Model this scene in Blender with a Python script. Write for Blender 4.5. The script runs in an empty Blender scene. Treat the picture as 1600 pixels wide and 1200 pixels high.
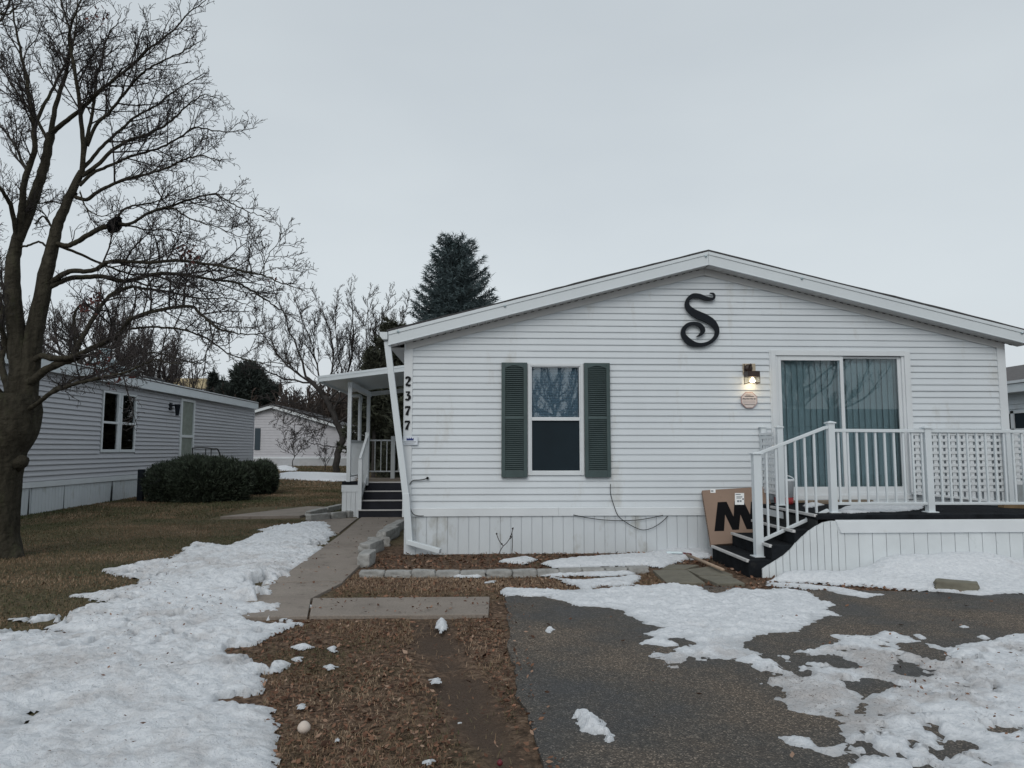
import bpy, math, random
import numpy as np
from mathutils import Vector

random.seed(7)
RNG = np.random.default_rng(11)
SC = bpy.context.scene
COL = SC.collection

# ------------------------------------------------------------------ camera
F_PX, PIT, YAW = 1134.0, math.radians(5.17), math.radians(2.63)
CAM = np.array([0.0, -9.6, 1.34])
FW = np.array([math.sin(YAW)*math.cos(PIT), math.cos(YAW)*math.cos(PIT), math.sin(PIT)])
RT = np.array([math.cos(YAW), -math.sin(YAW), 0.0])
UP = np.cross(RT, FW)

def gz(x, y):
    return 0.0125*np.maximum(0.0, np.asarray(y, float)-4.0)

def ray(px, py):
    return FW*F_PX + RT*(px-800.0) - UP*(py-600.0)

def az(px, py, z=0.0):
    d = ray(px, py); return CAM + d*(z-CAM[2])/d[2]

def ag(px, py, dz=0.0):
    """ground point (the lawn rises gently beyond y=4)"""
    d = ray(px, py); z = dz
    for _ in range(30):
        p = CAM + d*(z-CAM[2])/d[2]
        z = 0.5*z + 0.5*(float(gz(p[0], p[1]))+dz)
    return CAM + d*(z-CAM[2])/d[2]

def ay(px, py, y=0.0):
    d = ray(px, py); return CAM + d*(y-CAM[1])/d[1]

def ax(px, py, x):
    d = ray(px, py); return CAM + d*(x-CAM[0])/d[0]

cam = bpy.data.cameras.new('camera'); camo = bpy.data.objects.new('camera', cam); COL.objects.link(camo)
cam.sensor_width = 36.0; cam.lens = 36.0*F_PX/1600.0; cam.clip_end = 3000; cam.clip_start = 0.05
camo.location = CAM; camo.rotation_euler = (math.radians(90)+PIT, 0, -YAW)
SC.camera = camo

# ------------------------------------------------------------------ noise
def _hash(ix, iy, s):
    n = (ix.astype(np.int64)*374761393 + iy.astype(np.int64)*668265263 + s*1442695041) & 0x7fffffff
    n = ((n ^ (n >> 13))*1274126177) & 0x7fffffff
    n = (n ^ (n >> 16)) & 0xffff
    return n/65535.0

def vnoise(x, y, s=0):
    x = np.asarray(x, float); y = np.asarray(y, float)
    ix = np.floor(x); iy = np.floor(y); fx = x-ix; fy = y-iy
    fx = fx*fx*(3-2*fx); fy = fy*fy*(3-2*fy)
    a = _hash(ix, iy, s); b = _hash(ix+1, iy, s); c = _hash(ix, iy+1, s); d = _hash(ix+1, iy+1, s)
    return (a*(1-fx)+b*fx)*(1-fy) + (c*(1-fx)+d*fx)*fy

def fbm(x, y, s=0, o=4, g=0.5):
    t = 0; amp = 1; n = 0
    for i in range(o):
        t = t + amp*vnoise(x*2**i+17.3*i, y*2**i-9.1*i, s+i); n += amp; amp *= g
    return t/n          # 0..1

# ------------------------------------------------------------------ mesh builder
class MB:
    def __init__(s):
        s.v = []; s.n = 0; s.f = []; s.big = []; s.cols = None
    def add(s, verts, faces):
        o = s.n; s.v.append(np.asarray(verts, float).reshape(-1, 3)); s.n += len(s.v[-1])
        for f in faces: s.f.append([i+o for i in f])
    def add_np(s, verts, faces):
        """faces: (n,k) int array"""
        o = s.n; s.v.append(np.asarray(verts, float).reshape(-1, 3)); s.n += len(s.v[-1])
        s.big.append(np.asarray(faces, np.int64)+o)
    def box(s, x0, x1, y0, y1, z0, z1):
        x0, x1 = min(x0, x1), max(x0, x1); y0, y1 = min(y0, y1), max(y0, y1); z0, z1 = min(z0, z1), max(z0, z1)
        s.add([(x0,y0,z0),(x1,y0,z0),(x1,y1,z0),(x0,y1,z0),(x0,y0,z1),(x1,y0,z1),(x1,y1,z1),(x0,y1,z1)],
              [(0,3,2,1),(4,5,6,7),(0,1,5,4),(1,2,6,5),(2,3,7,6),(3,0,4,7)])
    def hexa(s, p):   # 8 points: bottom 4 ccw, top 4 ccw
        s.add(p, [(0,3,2,1),(4,5,6,7),(0,1,5,4),(1,2,6,5),(2,3,7,6),(3,0,4,7)])
    def bar(s, a, b, w, h, up=(0,0,1)):
        a = Vector(a); b = Vector(b); d = (b-a).normalized(); u = Vector(up)
        if abs(d.dot(u)) > 0.99: u = Vector((0,1,0))
        r = d.cross(u).normalized(); u = r.cross(d).normalized()
        P = []
        for c in (a, b):
            for i, j in ((-1,-1),(1,-1),(1,1),(-1,1)):
                P.append(c + r*(i*w/2) + u*(j*h/2))
        s.add(P, [(0,3,2,1),(4,5,6,7),(0,1,5,4),(1,2,6,5),(2,3,7,6),(3,0,4,7)])
    def prism(s, pts, d):
        """extrude planar polygon (list of 3d pts) by vector d"""
        n = len(pts); d = np.asarray(d, float); P = np.asarray(pts, float)
        s.add(np.vstack([P, P+d]), [tuple(range(n))[::-1], tuple(range(n, 2*n))] +
              [(i, (i+1) % n, n+(i+1) % n, n+i) for i in range(n)])
    def tube(s, pts, rad, k=6, cap=True):
        P = np.asarray(pts, float); n = len(P)
        R = np.broadcast_to(np.asarray(rad, float), (n,))
        T = np.gradient(P, axis=0); T /= (np.linalg.norm(T, axis=1, keepdims=True)+1e-9)
        ref = np.array([0.0, 0, 1.0]) if abs(T[0][2]) < 0.9 else np.array([1.0, 0, 0])
        A = np.empty_like(P)
        u = ref
        for i in range(n):
            u = u - T[i]*(u@T[i]); l = np.linalg.norm(u)
            if l < 1e-6:
                u = np.cross(T[i], (0.3, 0.7, 0.2)); l = np.linalg.norm(u)
            u = u/l; A[i] = u
        B = np.cross(T, A)
        an = np.arange(k)*2*math.pi/k
        V = P[:, None, :] + R[:, None, None]*(A[:, None, :]*np.cos(an)[None, :, None] + B[:, None, :]*np.sin(an)[None, :, None])
        i = np.arange(n-1)[:, None]*k; j = np.arange(k)[None, :]; j2 = (j+1) % k
        F = np.stack([i+j, i+j2, i+k+j2, i+k+j], -1).reshape(-1, 4)
        o = s.n; s.add_np(V.reshape(-1, 3), F)
        if cap:
            s.f.append([o+q for q in range(k)][::-1]); s.f.append([o+(n-1)*k+q for q in range(k)])
    def lathe(s, c, prof, k=16, axis=(0,0,1)):
        s.tube([np.asarray(c)+np.asarray(axis, float)*h for h, r in prof], [r for h, r in prof], k)
    def build(s, name, m, parent=None, smooth=False, origin=None, bevel=0, attrs=None):
        V = np.vstack(s.v) if s.v else np.zeros((0, 3))
        if parent is not None: org = ORG[parent.name]
        elif origin is not None: org = np.asarray(origin, float)
        else: org = np.array([(V[:,0].min()+V[:,0].max())/2, (V[:,1].min()+V[:,1].max())/2, V[:,2].min()])
        me = bpy.data.meshes.new(name)
        idx = []; st = []; pos = 0; parts = []
        for B in s.big:
            parts.append(B.reshape(-1)); st.append(pos+np.arange(len(B))*B.shape[1]); pos += B.size
        if s.f:
            ln = np.array([len(f) for f in s.f]); parts.append(np.concatenate([np.asarray(f, np.int64) for f in s.f]))
            st.append(pos+np.concatenate([[0], np.cumsum(ln)[:-1]])); pos += int(ln.sum())
        L = np.concatenate(parts); S = np.concatenate(st)
        me.vertices.add(len(V)); me.vertices.foreach_set('co', (V-org).astype(np.float32).ravel())
        me.loops.add(len(L)); me.loops.foreach_set('vertex_index', L.astype(np.int32))
        me.polygons.add(len(S)); me.polygons.foreach_set('loop_start', S.astype(np.int32))
        me.update(calc_edges=True); me.validate()
        me.polygons.foreach_set('use_smooth', np.full(len(me.polygons), bool(smooth)))
        if attrs:
            for an, av in attrs.items():
                a = me.attributes.new(an, 'FLOAT', 'POINT'); a.data.foreach_set('value', np.asarray(av, np.float32))
        o = bpy.data.objects.new(name, me); COL.objects.link(o)
        if m: me.materials.append(m)
        if parent is not None: o.parent = parent; ORG[o.name] = org
        else: o.location = org; ORG[o.name] = org
        if bevel:
            b = o.modifiers.new('bevel', 'BEVEL'); b.width = bevel; b.segments = 2; b.limit_method = 'ANGLE'
        return o

ORG = {}
def tag(o, label=None, cat=None, group=None, kind=None):
    if label: o['label'] = label
    if cat: o['category'] = cat
    if group: o['group'] = group
    if kind: o['kind'] = kind
    return o
def thing(name, loc, label, cat, group=None):
    o = bpy.data.objects.new(name, None); COL.objects.link(o); o.location = loc; o.empty_display_size = 0.2
    ORG[o.name] = np.asarray(loc, float)
    return tag(o, label, cat, group)

# ------------------------------------------------------------------ materials
def new_mat(name):
    m = bpy.data.materials.new(name); m.use_nodes = True
    nt = m.node_tree; b = nt.nodes['Principled BSDF']
    return m, nt, b
def node(nt, t, **kw):
    n = nt.nodes.new(t)
    for k, v in kw.items():
        if k.startswith('i_'):
            n.inputs[k[2:].replace('_', ' ')].default_value = v
        else: setattr(n, k, v)
    return n
def noise_fac(nt, scale, detail=4, rough=0.55, vec=None, stretch=None):
    tc = node(nt, 'ShaderNodeTexCoord')
    v = tc.outputs['Object'] if vec is None else vec
    if stretch:
        mp = node(nt, 'ShaderNodeMapping'); mp.inputs['Scale'].default_value = stretch
        nt.links.new(v, mp.inputs['Vector']); v = mp.outputs['Vector']
    n = node(nt, 'ShaderNodeTexNoise'); n.inputs['Scale'].default_value = scale
    n.inputs['Detail'].default_value = detail; n.inputs['Roughness'].default_value = rough
    nt.links.new(v, n.inputs['Vector']); return n.outputs['Fac']
def ramp(nt, fac, stops):
    r = node(nt, 'ShaderNodeValToRGB'); e = r.color_ramp.elements
    while len(e) < len(stops): e.new(0.5)
    for el, (p, c) in zip(e, stops):
        el.position = p; el.color = (*c, 1) if len(c) == 3 else c
    nt.links.new(fac, r.inputs['Fac']); return r.outputs['Color']
def mixc(nt, fac, a, b, blend='MIX'):
    n = node(nt, 'ShaderNodeMix', data_type='RGBA', blend_type=blend)
    for k, v in (('Factor', fac), ('A', a), ('B', b)):
        i = [q for q in n.inputs if q.name == k and (q.type == 'RGBA' or k == 'Factor') and q.enabled][0] if k != 'Factor' else n.inputs[0]
        if hasattr(v, 'is_linked') or hasattr(v, 'links'): nt.links.new(v, i)
        elif k == 'Factor': i.default_value = v
        else: i.default_value = (*v, 1) if len(v) == 3 else v
    return [q for q in n.outputs if q.type == 'RGBA'][0]
def bump_to(nt, b, fac, strength=0.3, dist=0.01):
    n = node(nt, 'ShaderNodeBump'); n.inputs['Strength'].default_value = strength; n.inputs['Distance'].default_value = dist
    nt.links.new(fac, n.inputs['Height']); nt.links.new(n.outputs['Normal'], b.inputs['Normal']); return n
def mat(name, c, rough=0.6, var=0.12, scale=3.0, bump=0.0, bscale=60, dist=0.004, spec=0.4, metal=0, stretch=None, dirt=None):
    m, nt, b = new_mat(name)
    c = np.array(c, float)
    f = noise_fac(nt, scale, 5, 0.6, stretch=stretch)
    col = ramp(nt, f, [(0.3, tuple(c*(1-var))), (0.7, tuple(np.minimum(c*(1+var), 0.95)))])
    if dirt:                      # (colour, amount threshold, scale)
        dc, th, ds = dirt
        f2 = noise_fac(nt, ds, 6, 0.68, stretch=stretch)
        k = ramp(nt, f2, [(th, (0,0,0)), (min(th+0.18, 1), (1,1,1))])
        col = mixc(nt, k, col, dc)
    nt.links.new(col, b.inputs['Base Color'])
    b.inputs['Roughness'].default_value = rough; b.inputs['Metallic'].default_value = metal
    b.inputs['Specular IOR Level'].default_value = spec
    if bump: bump_to(nt, b, noise_fac(nt, bscale, 4), bump, dist)
    return m
def glass_mat(name, tint=(0.8, 0.85, 0.86), refl=1.0):
    m = bpy.data.materials.new(name); m.use_nodes = True; nt = m.node_tree; nt.nodes.clear()
    out = node(nt, 'ShaderNodeOutputMaterial'); mx = node(nt, 'ShaderNodeMixShader')
    g = node(nt, 'ShaderNodeBsdfGlossy'); g.inputs['Roughness'].default_value = 0.015
    t = node(nt, 'ShaderNodeBsdfTransparent'); t.inputs['Color'].default_value = (*tint, 1)
    fr = node(nt, 'ShaderNodeFresnel'); fr.inputs['IOR'].default_value = 1.5
    ml = node(nt, 'ShaderNodeMath', operation='MULTIPLY'); ml.inputs[1].default_value = refl; ml.use_clamp = True
    tc = noise_fac(nt, 1.6, 2); bp = node(nt, 'ShaderNodeBump'); bp.inputs['Strength'].default_value = 0.03; bp.inputs['Distance'].default_value = 0.01
    nt.links.new(tc, bp.inputs['Height']); nt.links.new(bp.outputs['Normal'], g.inputs['Normal'])
    nt.links.new(fr.outputs[0], ml.inputs[0]); nt.links.new(ml.outputs[0], mx.inputs[0])
    nt.links.new(t.outputs[0], mx.inputs[1]); nt.links.new(g.outputs[0], mx.inputs[2]); nt.links.new(mx.outputs[0], out.inputs[0])
    return m
def emit_mat(name, c, s):
    m, nt, b = new_mat(name); b.inputs['Emission Color'].default_value = (*c, 1); b.inputs['Emission Strength'].default_value = s
    b.inputs['Base Color'].default_value = (*c, 1); return m

M = {}
M['siding'] = mat('vinyl_siding', (0.60,0.645,0.68), 0.5, 0.05, 0.7, 0.06, 90, 0.002, dirt=((0.47,0.475,0.455), 0.57, 1.3), stretch=(1.6,1.6,.55))
M['siding_grey'] = mat('grey_siding', (0.45,0.46,0.49), 0.55, 0.06, 0.5, dirt=((0.27,0.25,0.23), 0.66, 0.9), stretch=(1, 0.5, 0.35))
M['white'] = mat('white_trim', (0.64,0.675,0.70), 0.45, 0.05, 2.0, dirt=((0.52,0.52,0.50), 0.64, 5))
M['white_metal'] = mat('white_aluminium', (0.62,0.67,0.70), 0.35, 0.04, 1.5, dirt=((0.5,0.5,0.5), 0.68, 6))
M['skirt'] = mat('skirt_panel', (0.56,0.60,0.63), 0.5, 0.07, 1.2, dirt=((0.33,0.33,0.30), 0.56, 2.6), stretch=(1,1,0.5))
M['deckskirt'] = mat('painted_boards', (0.62,0.66,0.68), 0.6, 0.08, 2.0, 0.15, 40, dirt=((0.42,0.47,0.47), 0.57, 2.2))
M['soffit'] = mat('soffit', (0.56,0.565,0.565), 0.55, 0.05, 2)
M['dark'] = mat('dark_gap', (0.02,0.022,0.024), 0.8)
M['shingle'] = mat('asphalt_shingle', (0.055,0.055,0.058), 0.9, 0.4, 30, 0.5, 120)
M['shingle2'] = mat('weathered_shingle', (0.10,0.095,0.095), 0.9, 0.3, 12, 0.4, 90)
M['green'] = mat('shutter_green', (0.052,0.080,0.082), 0.5, 0.15, 4, dirt=((0.08,0.11,0.112), 0.62, 9))
M['bluegreen'] = mat('blue_shutter', (0.022,0.04,0.055), 0.55)
M['black'] = mat('black_metal', (0.006,0.009,0.014), 0.5, 0.3, 6, spec=0.2, dirt=((0.035,0.045,0.055), 0.66, 14))
M['number'] = mat('black_plastic', (0.005,0.006,0.008), 0.5, spec=0.2)
M['rubber'] = mat('black_cable', (0.006,0.006,0.007), 0.6, spec=0.2)
M['carpet'] = mat('black_carpet', (0.013,0.015,0.018), 0.95, 0.35, 9, 0.7, 160, 0.006, spec=0.1, dirt=((0.045,0.045,0.042), 0.62, 3))
M['navy'] = mat('dark_riser', (0.013,0.015,0.022), 0.8, 0.3, 5, 0.3)
M['nosing'] = mat('metal_nosing', (0.50,0.50,0.50), 0.4, 0.1, 8, dirt=((0.2,0.19,0.17), 0.62, 12))
M['bronze'] = mat('bronze_metal', (0.035,0.022,0.017), 0.45, 0.3, 20)
M['tan'] = mat('aged_plate', (0.42,0.36,0.27), 0.6, 0.1, 10)
M['card'] = mat('cardboard', (0.235,0.165,0.125), 0.85, 0.07, 3, 0.08, 60, dirt=((0.18,0.125,0.095), 0.62, 5))
M['ink'] = mat('black_print', (0.005,0.005,0.006), 0.8, spec=0.1)
M['label'] = mat('paper_label', (0.72,0.73,0.73), 0.7, 0.03)
M['ink2'] = mat('grey_print', (0.16,0.18,0.2), 0.7)
M['signbeige'] = mat('octagon_plate', (0.60,0.54,0.52), 0.5, 0.05)
M['signred'] = mat('faded_rim', (0.40,0.26,0.25), 0.5)
M['signwhite'] = mat('sign_plate', (0.66,0.71,0.77), 0.4, 0.04)
M['blue'] = mat('blue_print', (0.012,0.028,0.16), 0.5)
M['red'] = mat('red_plastic', (0.30,0.03,0.03), 0.5)
M['darkred'] = mat('dark_red_plastic', (0.12,0.014,0.022), 0.5)
M['wood'] = mat('pale_wood', (0.36,0.27,0.2), 0.7, 0.2, 8, stretch=(6,1,1))
M['board'] = mat('weathered_board', (0.19,0.15,0.11), 0.85, 0.3, 6, 0.3, stretch=(1,8,8), dirt=((0.30,0.22,0.13), 0.6, 4))
M['block'] = mat('cast_concrete', (0.31,0.31,0.30), 0.9, 0.25, 9, 0.7, 45, 0.01, dirt=((0.15,0.14,0.12), 0.57, 7))
M['paver'] = mat('old_paver', (0.155,0.145,0.115), 0.9, 0.2, 5, 0.5, 70, dirt=((0.075,0.07,0.055), 0.56, 6))
M['galv'] = mat('galvanised', (0.42,0.50,0.53), 0.4, 0.2, 5, metal=0.5)
M['bark'] = mat('maple_bark', (0.040,0.036,0.027), 0.95, 0.45, 5, 1.0, 16, 0.04, spec=0.15, stretch=(3,3,0.7), dirt=((0.052,0.055,0.032), 0.57, 3))
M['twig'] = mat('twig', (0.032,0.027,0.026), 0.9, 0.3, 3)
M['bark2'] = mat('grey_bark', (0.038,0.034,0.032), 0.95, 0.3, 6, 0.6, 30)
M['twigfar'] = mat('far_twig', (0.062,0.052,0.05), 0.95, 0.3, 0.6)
M['spruce'] = mat('blue_spruce', (0.072,0.102,0.108), 0.8, 0.5, 2.2)
M['yew'] = mat('yew', (0.030,0.042,0.026), 0.75, 0.85, 9)
M['arbor'] = mat('arborvitae', (0.042,0.046,0.030), 0.85, 0.5, 3)
M['pine'] = mat('far_pine', (0.032,0.043,0.038), 0.85, 0.4, 1)
M['leafred'] = mat('dead_red_leaf', (0.10,0.028,0.022), 0.8, 0.4, 20)
M['icedirty'] = mat('dirty_ice', (0.36,0.335,0.30), 0.5, 0.35, 14, 0.8, 40, 0.02)
M['bird'] = mat('black_feathers', (0.004,0.004,0.005), 0.7, spec=0.1)
M['yellow'] = mat('tan_roof', (0.36,0.29,0.17), 0.8)
M['wire'] = mat('wire_steel', (0.05,0.05,0.05), 0.5, metal=0.5)
M['ball'] = mat('pale_ball', (0.55,0.48,0.42), 0.6)
M['curtain'] = mat('teal_blinds', (0.40,0.485,0.51), 0.7, 0.1, 2)
M['blind'] = mat('pale_blinds', (0.36,0.45,0.52), 0.6, 0.05)
M['sheer'] = mat('grey_curtain', (0.17,0.18,0.18), 0.8, 0.3, 4, stretch=(4,4,0.5))
M['sheer2'] = mat('green_door_glass', (0.20,0.23,0.20), 0.5, 0.2, 6)
M['screen'] = mat('insect_screen', (0.008,0.017,0.024), 0.6, 0.15, 2, spec=0.2)
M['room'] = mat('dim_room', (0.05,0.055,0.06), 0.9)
M['glass'] = glass_mat('window_glass', (0.85,0.92,0.96), 2.6)
M['glass2'] = glass_mat('door_glass', (0.86,0.92,0.94), 1.35)
M['lampglass'] = glass_mat('lamp_glass', (0.95,0.95,0.93), 0.5)
M['bulb'] = emit_mat('bulb_glow', (1.0, 0.80, 0.52), 9.0)

def ground_mat():
    m, nt, b = new_mat('ground_soil')
    at = lambda n: node(nt, 'ShaderNodeAttribute', attribute_name=n).outputs['Fac']
    n1 = noise_fac(nt, 1.1, 6, 0.65); n2 = noise_fac(nt, 22, 6, 0.75); n3 = noise_fac(nt, 90, 4, 0.7)
    leaf = ramp(nt, n2, [(0.34, (0.026,0.018,0.013)), (0.47, (0.092,0.060,0.041)), (0.57, (0.18,0.120,0.083)), (0.72, (0.30,0.225,0.165))])
    lawn = ramp(nt, n2, [(0.32, (0.030,0.028,0.016)), (0.50, (0.105,0.088,0.052)), (0.72, (0.20,0.165,0.10))])
    green = ramp(nt, n2, [(0.32, (0.022,0.028,0.014)), (0.6, (0.085,0.088,0.046)), (0.8, (0.15,0.14,0.08))])
    gm = mixc(nt, ramp(nt, n1, [(0.45, (0,0,0)), (0.62, (1,1,1))]), lawn, green)
    c = mixc(nt, at('lawn'), leaf, gm)
    mud = ramp(nt, n3, [(0.3, (0.058,0.042,0.032)), (0.7, (0.11,0.080,0.061))])
    c = mixc(nt, at('mud'), c, mud)
    nt.links.new(c, b.inputs['Base Color']); b.inputs['Roughness'].default_value = 0.95
    b.inputs['Specular IOR Level'].default_value = 0.15
    bump_to(nt, b, n2, 0.8, 0.03)
    return m
M['ground'] = ground_mat()

def asphalt_mat():
    m, nt, b = new_mat('worn_asphalt')
    tc = node(nt, 'ShaderNodeTexCoord')
    vo = node(nt, 'ShaderNodeTexVoronoi'); vo.inputs['Scale'].default_value = 150; nt.links.new(tc.outputs['Object'], vo.inputs['Vector'])
    sep = node(nt, 'ShaderNodeSeparateColor'); nt.links.new(vo.outputs['Color'], sep.inputs[0])
    stones = ramp(nt, sep.outputs[0], [(0.0, (0.016,0.015,0.014)), (0.5, (0.036,0.0335,0.031)), (0.85, (0.058,0.054,0.049)), (0.97, (0.14,0.13,0.118))])
    n1 = noise_fac(nt, 0.9, 6, 0.62)
    wear = ramp(nt, n1, [(0.36, (0.86,0.88,0.93)), (0.47, (1.4,1.31,1.2)), (0.64, (2.6,2.2,1.82))])
    c = mixc(nt, 1.0, stones, wear, 'MULTIPLY')
    n2 = noise_fac(nt, 5, 6, 0.75)
    c = mixc(nt, ramp(nt, n2, [(0.55, (0,0,0)), (0.72, (0.6,)*3)]), c, (0.085,0.066,0.052))
    nt.links.new(c, b.inputs['Base Color']); b.inputs['Roughness'].default_value = 0.8
    r = ramp(nt, n1, [(0.35, (0.5,)*3), (0.6, (0.85,)*3)]); nt.links.new(r, b.inputs['Roughness'])
    bump_to(nt, b, vo.outputs['Distance'], 0.6, 0.008)
    return m
M['asphalt'] = asphalt_mat()

def concrete_mat():
    m, nt, b = new_mat('walk_concrete')
    n1 = noise_fac(nt, 1.3, 6, 0.65); n2 = noise_fac(nt, 60, 4, 0.7); n3 = noise_fac(nt, 6, 6, 0.75)
    c = ramp(nt, n1, [(0.3, (0.20,0.170,0.145)), (0.7, (0.29,0.25,0.215))])
    c = mixc(nt, ramp(nt, n3, [(0.56, (0,0,0)), (0.72, (0.7,)*3)]), c, (0.075,0.062,0.050))
    c = mixc(nt, ramp(nt, n2, [(0.35, (0.35,)*3), (0.6, (0,0,0))]), c, (0.06,0.055,0.05))
    nt.links.new(c, b.inputs['Base Color']); b.inputs['Roughness'].default_value = 0.9
    bump_to(nt, b, n2, 0.35, 0.006)
    return m
M['concrete'] = concrete_mat()

def snow_mat():
    m, nt, b = new_mat('old_snow')
    at = lambda n: node(nt, 'ShaderNodeAttribute', attribute_name=n).outputs['Fac']
    n1 = noise_fac(nt, 26, 6, 0.7); n2 = noise_fac(nt, 3.0, 6, 0.72); n3 = noise_fac(nt, 75, 5, 0.75)
    c = ramp(nt, n1, [(0.3, (0.61,0.64,0.68)), (0.6, (0.77,0.795,0.825))])
    d1 = node(nt, 'ShaderNodeMath', operation='MULTIPLY_ADD'); nt.links.new(at('dirt'), d1.inputs[0]); d1.inputs[1].default_value = 0.30
    nt.links.new(n2, d1.inputs[2])
    k = ramp(nt, d1.outputs[0], [(0.62, (0,0,0)), (0.90, (0.7,)*3)])
    c = mixc(nt, k, c, (0.40,0.365,0.345))
    d2 = node(nt, 'ShaderNodeMath', operation='MULTIPLY_ADD'); nt.links.new(at('dirt'), d2.inputs[0]); d2.inputs[1].default_value = 0.07
    nt.links.new(n3, d2.inputs[2])
    k2 = ramp(nt, d2.outputs[0], [(0.66, (0,0,0)), (0.71, (1,1,1))])
    c = mixc(nt, k2, c, (0.13,0.10,0.085))
    th = ramp(nt, at('thin'), [(0.0, (0,0,0)), (1.0, (0.6,)*3)])
    c = mixc(nt, th, c, (0.42,0.44,0.46))
    nt.links.new(c, b.inputs['Base Color']); b.inputs['Roughness'].default_value = 0.6; b.inputs['Specular IOR Level'].default_value = 0.3
    bump_to(nt, b, n1, 0.9, 0.03)
    return m
M['snow'] = snow_mat()

def litter_mat(name, stops, rough=0.85):
    m, nt, b = new_mat(name)
    a = node(nt, 'ShaderNodeAttribute', attribute_name='tone').outputs['Fac']
    nt.links.new(ramp(nt, a, stops), b.inputs['Base Color']); b.inputs['Roughness'].default_value = rough
    b.inputs['Specular IOR Level'].default_value = 0.2
    return m
M['leaves'] = litter_mat('fallen_leaf', [(0, (0.032,0.018,0.012)), (0.4, (0.115,0.058,0.037)), (0.7, (0.215,0.118,0.075)), (0.92, (0.34,0.24,0.18)), (1.0, (0.28,0.10,0.05))])
M['blades'] = litter_mat('dry_grass', [(0, (0.055,0.068,0.030)), (0.3, (0.11,0.092,0.054)), (0.65, (0.22,0.145,0.092)), (1.0, (0.38,0.285,0.20))])

# ------------------------------------------------------------------ world and sun
w = bpy.data.worlds.new('World'); SC.world = w; w.use_nodes = True
nt = w.node_tree; bg = nt.nodes['Background']
sky = node(nt, 'ShaderNodeTexSky', sky_type='NISHITA'); sky.sun_disc = False
SUN_EL, SUN_AZ = math.radians(38), math.radians(195)     # overcast, brighter behind the viewer
sky.sun_elevation = SUN_EL; sky.sun_rotation = SUN_AZ; sky.dust_density = 6; sky.air_density = 1.2
tc = node(nt, 'ShaderNodeTexCoord'); sp = node(nt, 'ShaderNodeSeparateXYZ'); nt.links.new(tc.outputs['Generated'], sp.inputs[0])
cl = ramp(nt, sp.outputs['Z'], [(0.0, (0.66,0.70,0.735)), (0.18, (0.63,0.685,0.725)), (0.5, (0.55,0.60,0.64)), (1.0, (0.52,0.57,0.61))])
nz = noise_fac(nt, 1.6, 4, 0.5, vec=tc.outputs['Generated'], stretch=(1,1,2.5))
cl = mixc(nt, 1.0, cl, ramp(nt, nz, [(0.3, (0.93,0.94,0.95)), (0.7, (1.05,1.05,1.04))]), 'MULTIPLY')
sc_ = node(nt, 'ShaderNodeVectorMath', operation='SCALE'); sc_.inputs['Scale'].default_value = 8.9
nt.links.new(cl, sc_.inputs[0])
mixw = mixc(nt, 0.95, sky.outputs[0], sc_.outputs[0])
nt.links.new(mixw, bg.inputs['Color']); bg.inputs['Strength'].default_value = 0.1
sun = bpy.data.lights.new('sun', 'SUN'); sun.energy = 0.9; sun.angle = math.radians(40); sun.color = (1.0, 0.97, 0.93)
so = bpy.data.objects.new('sun', sun); COL.objects.link(so)
sd = Vector((math.sin(SUN_AZ)*math.cos(SUN_EL), math.cos(SUN_AZ)*math.cos(SUN_EL), math.sin(SUN_EL)))
so.rotation_euler = sd.to_track_quat('Z', 'Y').to_euler(); so.location = (0, -20, 30)
SC.view_settings.view_transform = 'Standard'; SC.view_settings.look = 'None'
SC.view_settings.exposure = 0.24; SC.view_settings.gamma = 1.0
SC.cycles.max_bounces = 8; SC.cycles.transparent_max_bounces = 16

# ------------------------------------------------------------------ ground
def axis_coords(lo, hi, step, far0, far1):
    c = list(np.arange(lo, hi+1e-6, step)); d = step; x = c[0]
    while x > far0: d *= 1.22; x -= d; c.insert(0, x)
    d = step; x = c[-1]
    while x < far1: d *= 1.22; x += d; c.append(x)
    return np.array(c)
gx = axis_coords(-9, 7, 0.055, -700, 700); gy = axis_coords(-8.5, 3.0, 0.055, -300, 900)
GX, GY = np.meshgrid(gx, gy)
sm = lambda a, b, t: np.clip((t-a)/(b-a), 0, 1)**2*(3-2*np.clip((t-a)/(b-a), 0, 1))
near = sm(40, 15, np.hypot(GX, GY+4))
GZ = gz(GX, GY) - near*(0.012*fbm(GX*1.3, GY*1.3, 3, 4) + 0.014*fbm(GX*9, GY*9, 8, 3))
rutx = np.interp(GY, [-8, -6.3, -5.2, -4.4, -3.7], [0.25, 0.12, -0.14, -0.28, -0.36])
mud = sm(0.24, 0.04, np.abs(GX-rutx)+0.42*(fbm(GX*3, GY*3, 21, 5)-0.5))*sm(-3.45, -3.9, GY)
GZ -= 0.03*mud
lawn = np.maximum(sm(-1.9, -2.3, GX), sm(0.6, 1.4, GY))
lawn = np.clip(lawn+0.0, 0, 1)*(0.55+0.6*fbm(GX*0.7, GY*0.7, 31))
lawn = np.clip(lawn + 0.45*sm(-2.2, -2.6, GY)*sm(0.45, 0.75, fbm(GX*1.5, GY*1.5, 5)), 0, 1)
bed = sm(-1.25, -1.1, GY)*sm(0.05, -0.1, GY)*sm(-1.4, -1.25, GX)*sm(3.3, 3.0, GX)
mudm = np.clip(mud + 0.45*bed*fbm(GX*4, GY*4, 41), 0, 1)
g = MB(); ny, nx = GX.shape
I = np.arange(ny-1)[:, None]*nx+np.arange(nx-1)[None, :]
g.add_np(np.stack([GX, GY, GZ], -1).reshape(-1, 3), np.stack([I, I+1, I+nx+1, I+nx], -1).reshape(-1, 4))
tag(g.build('ground', M['ground'], origin=(0,0,0), smooth=True, attrs={'mud': mudm.ravel(), 'lawn': lawn.ravel()}), kind='structure')

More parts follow.
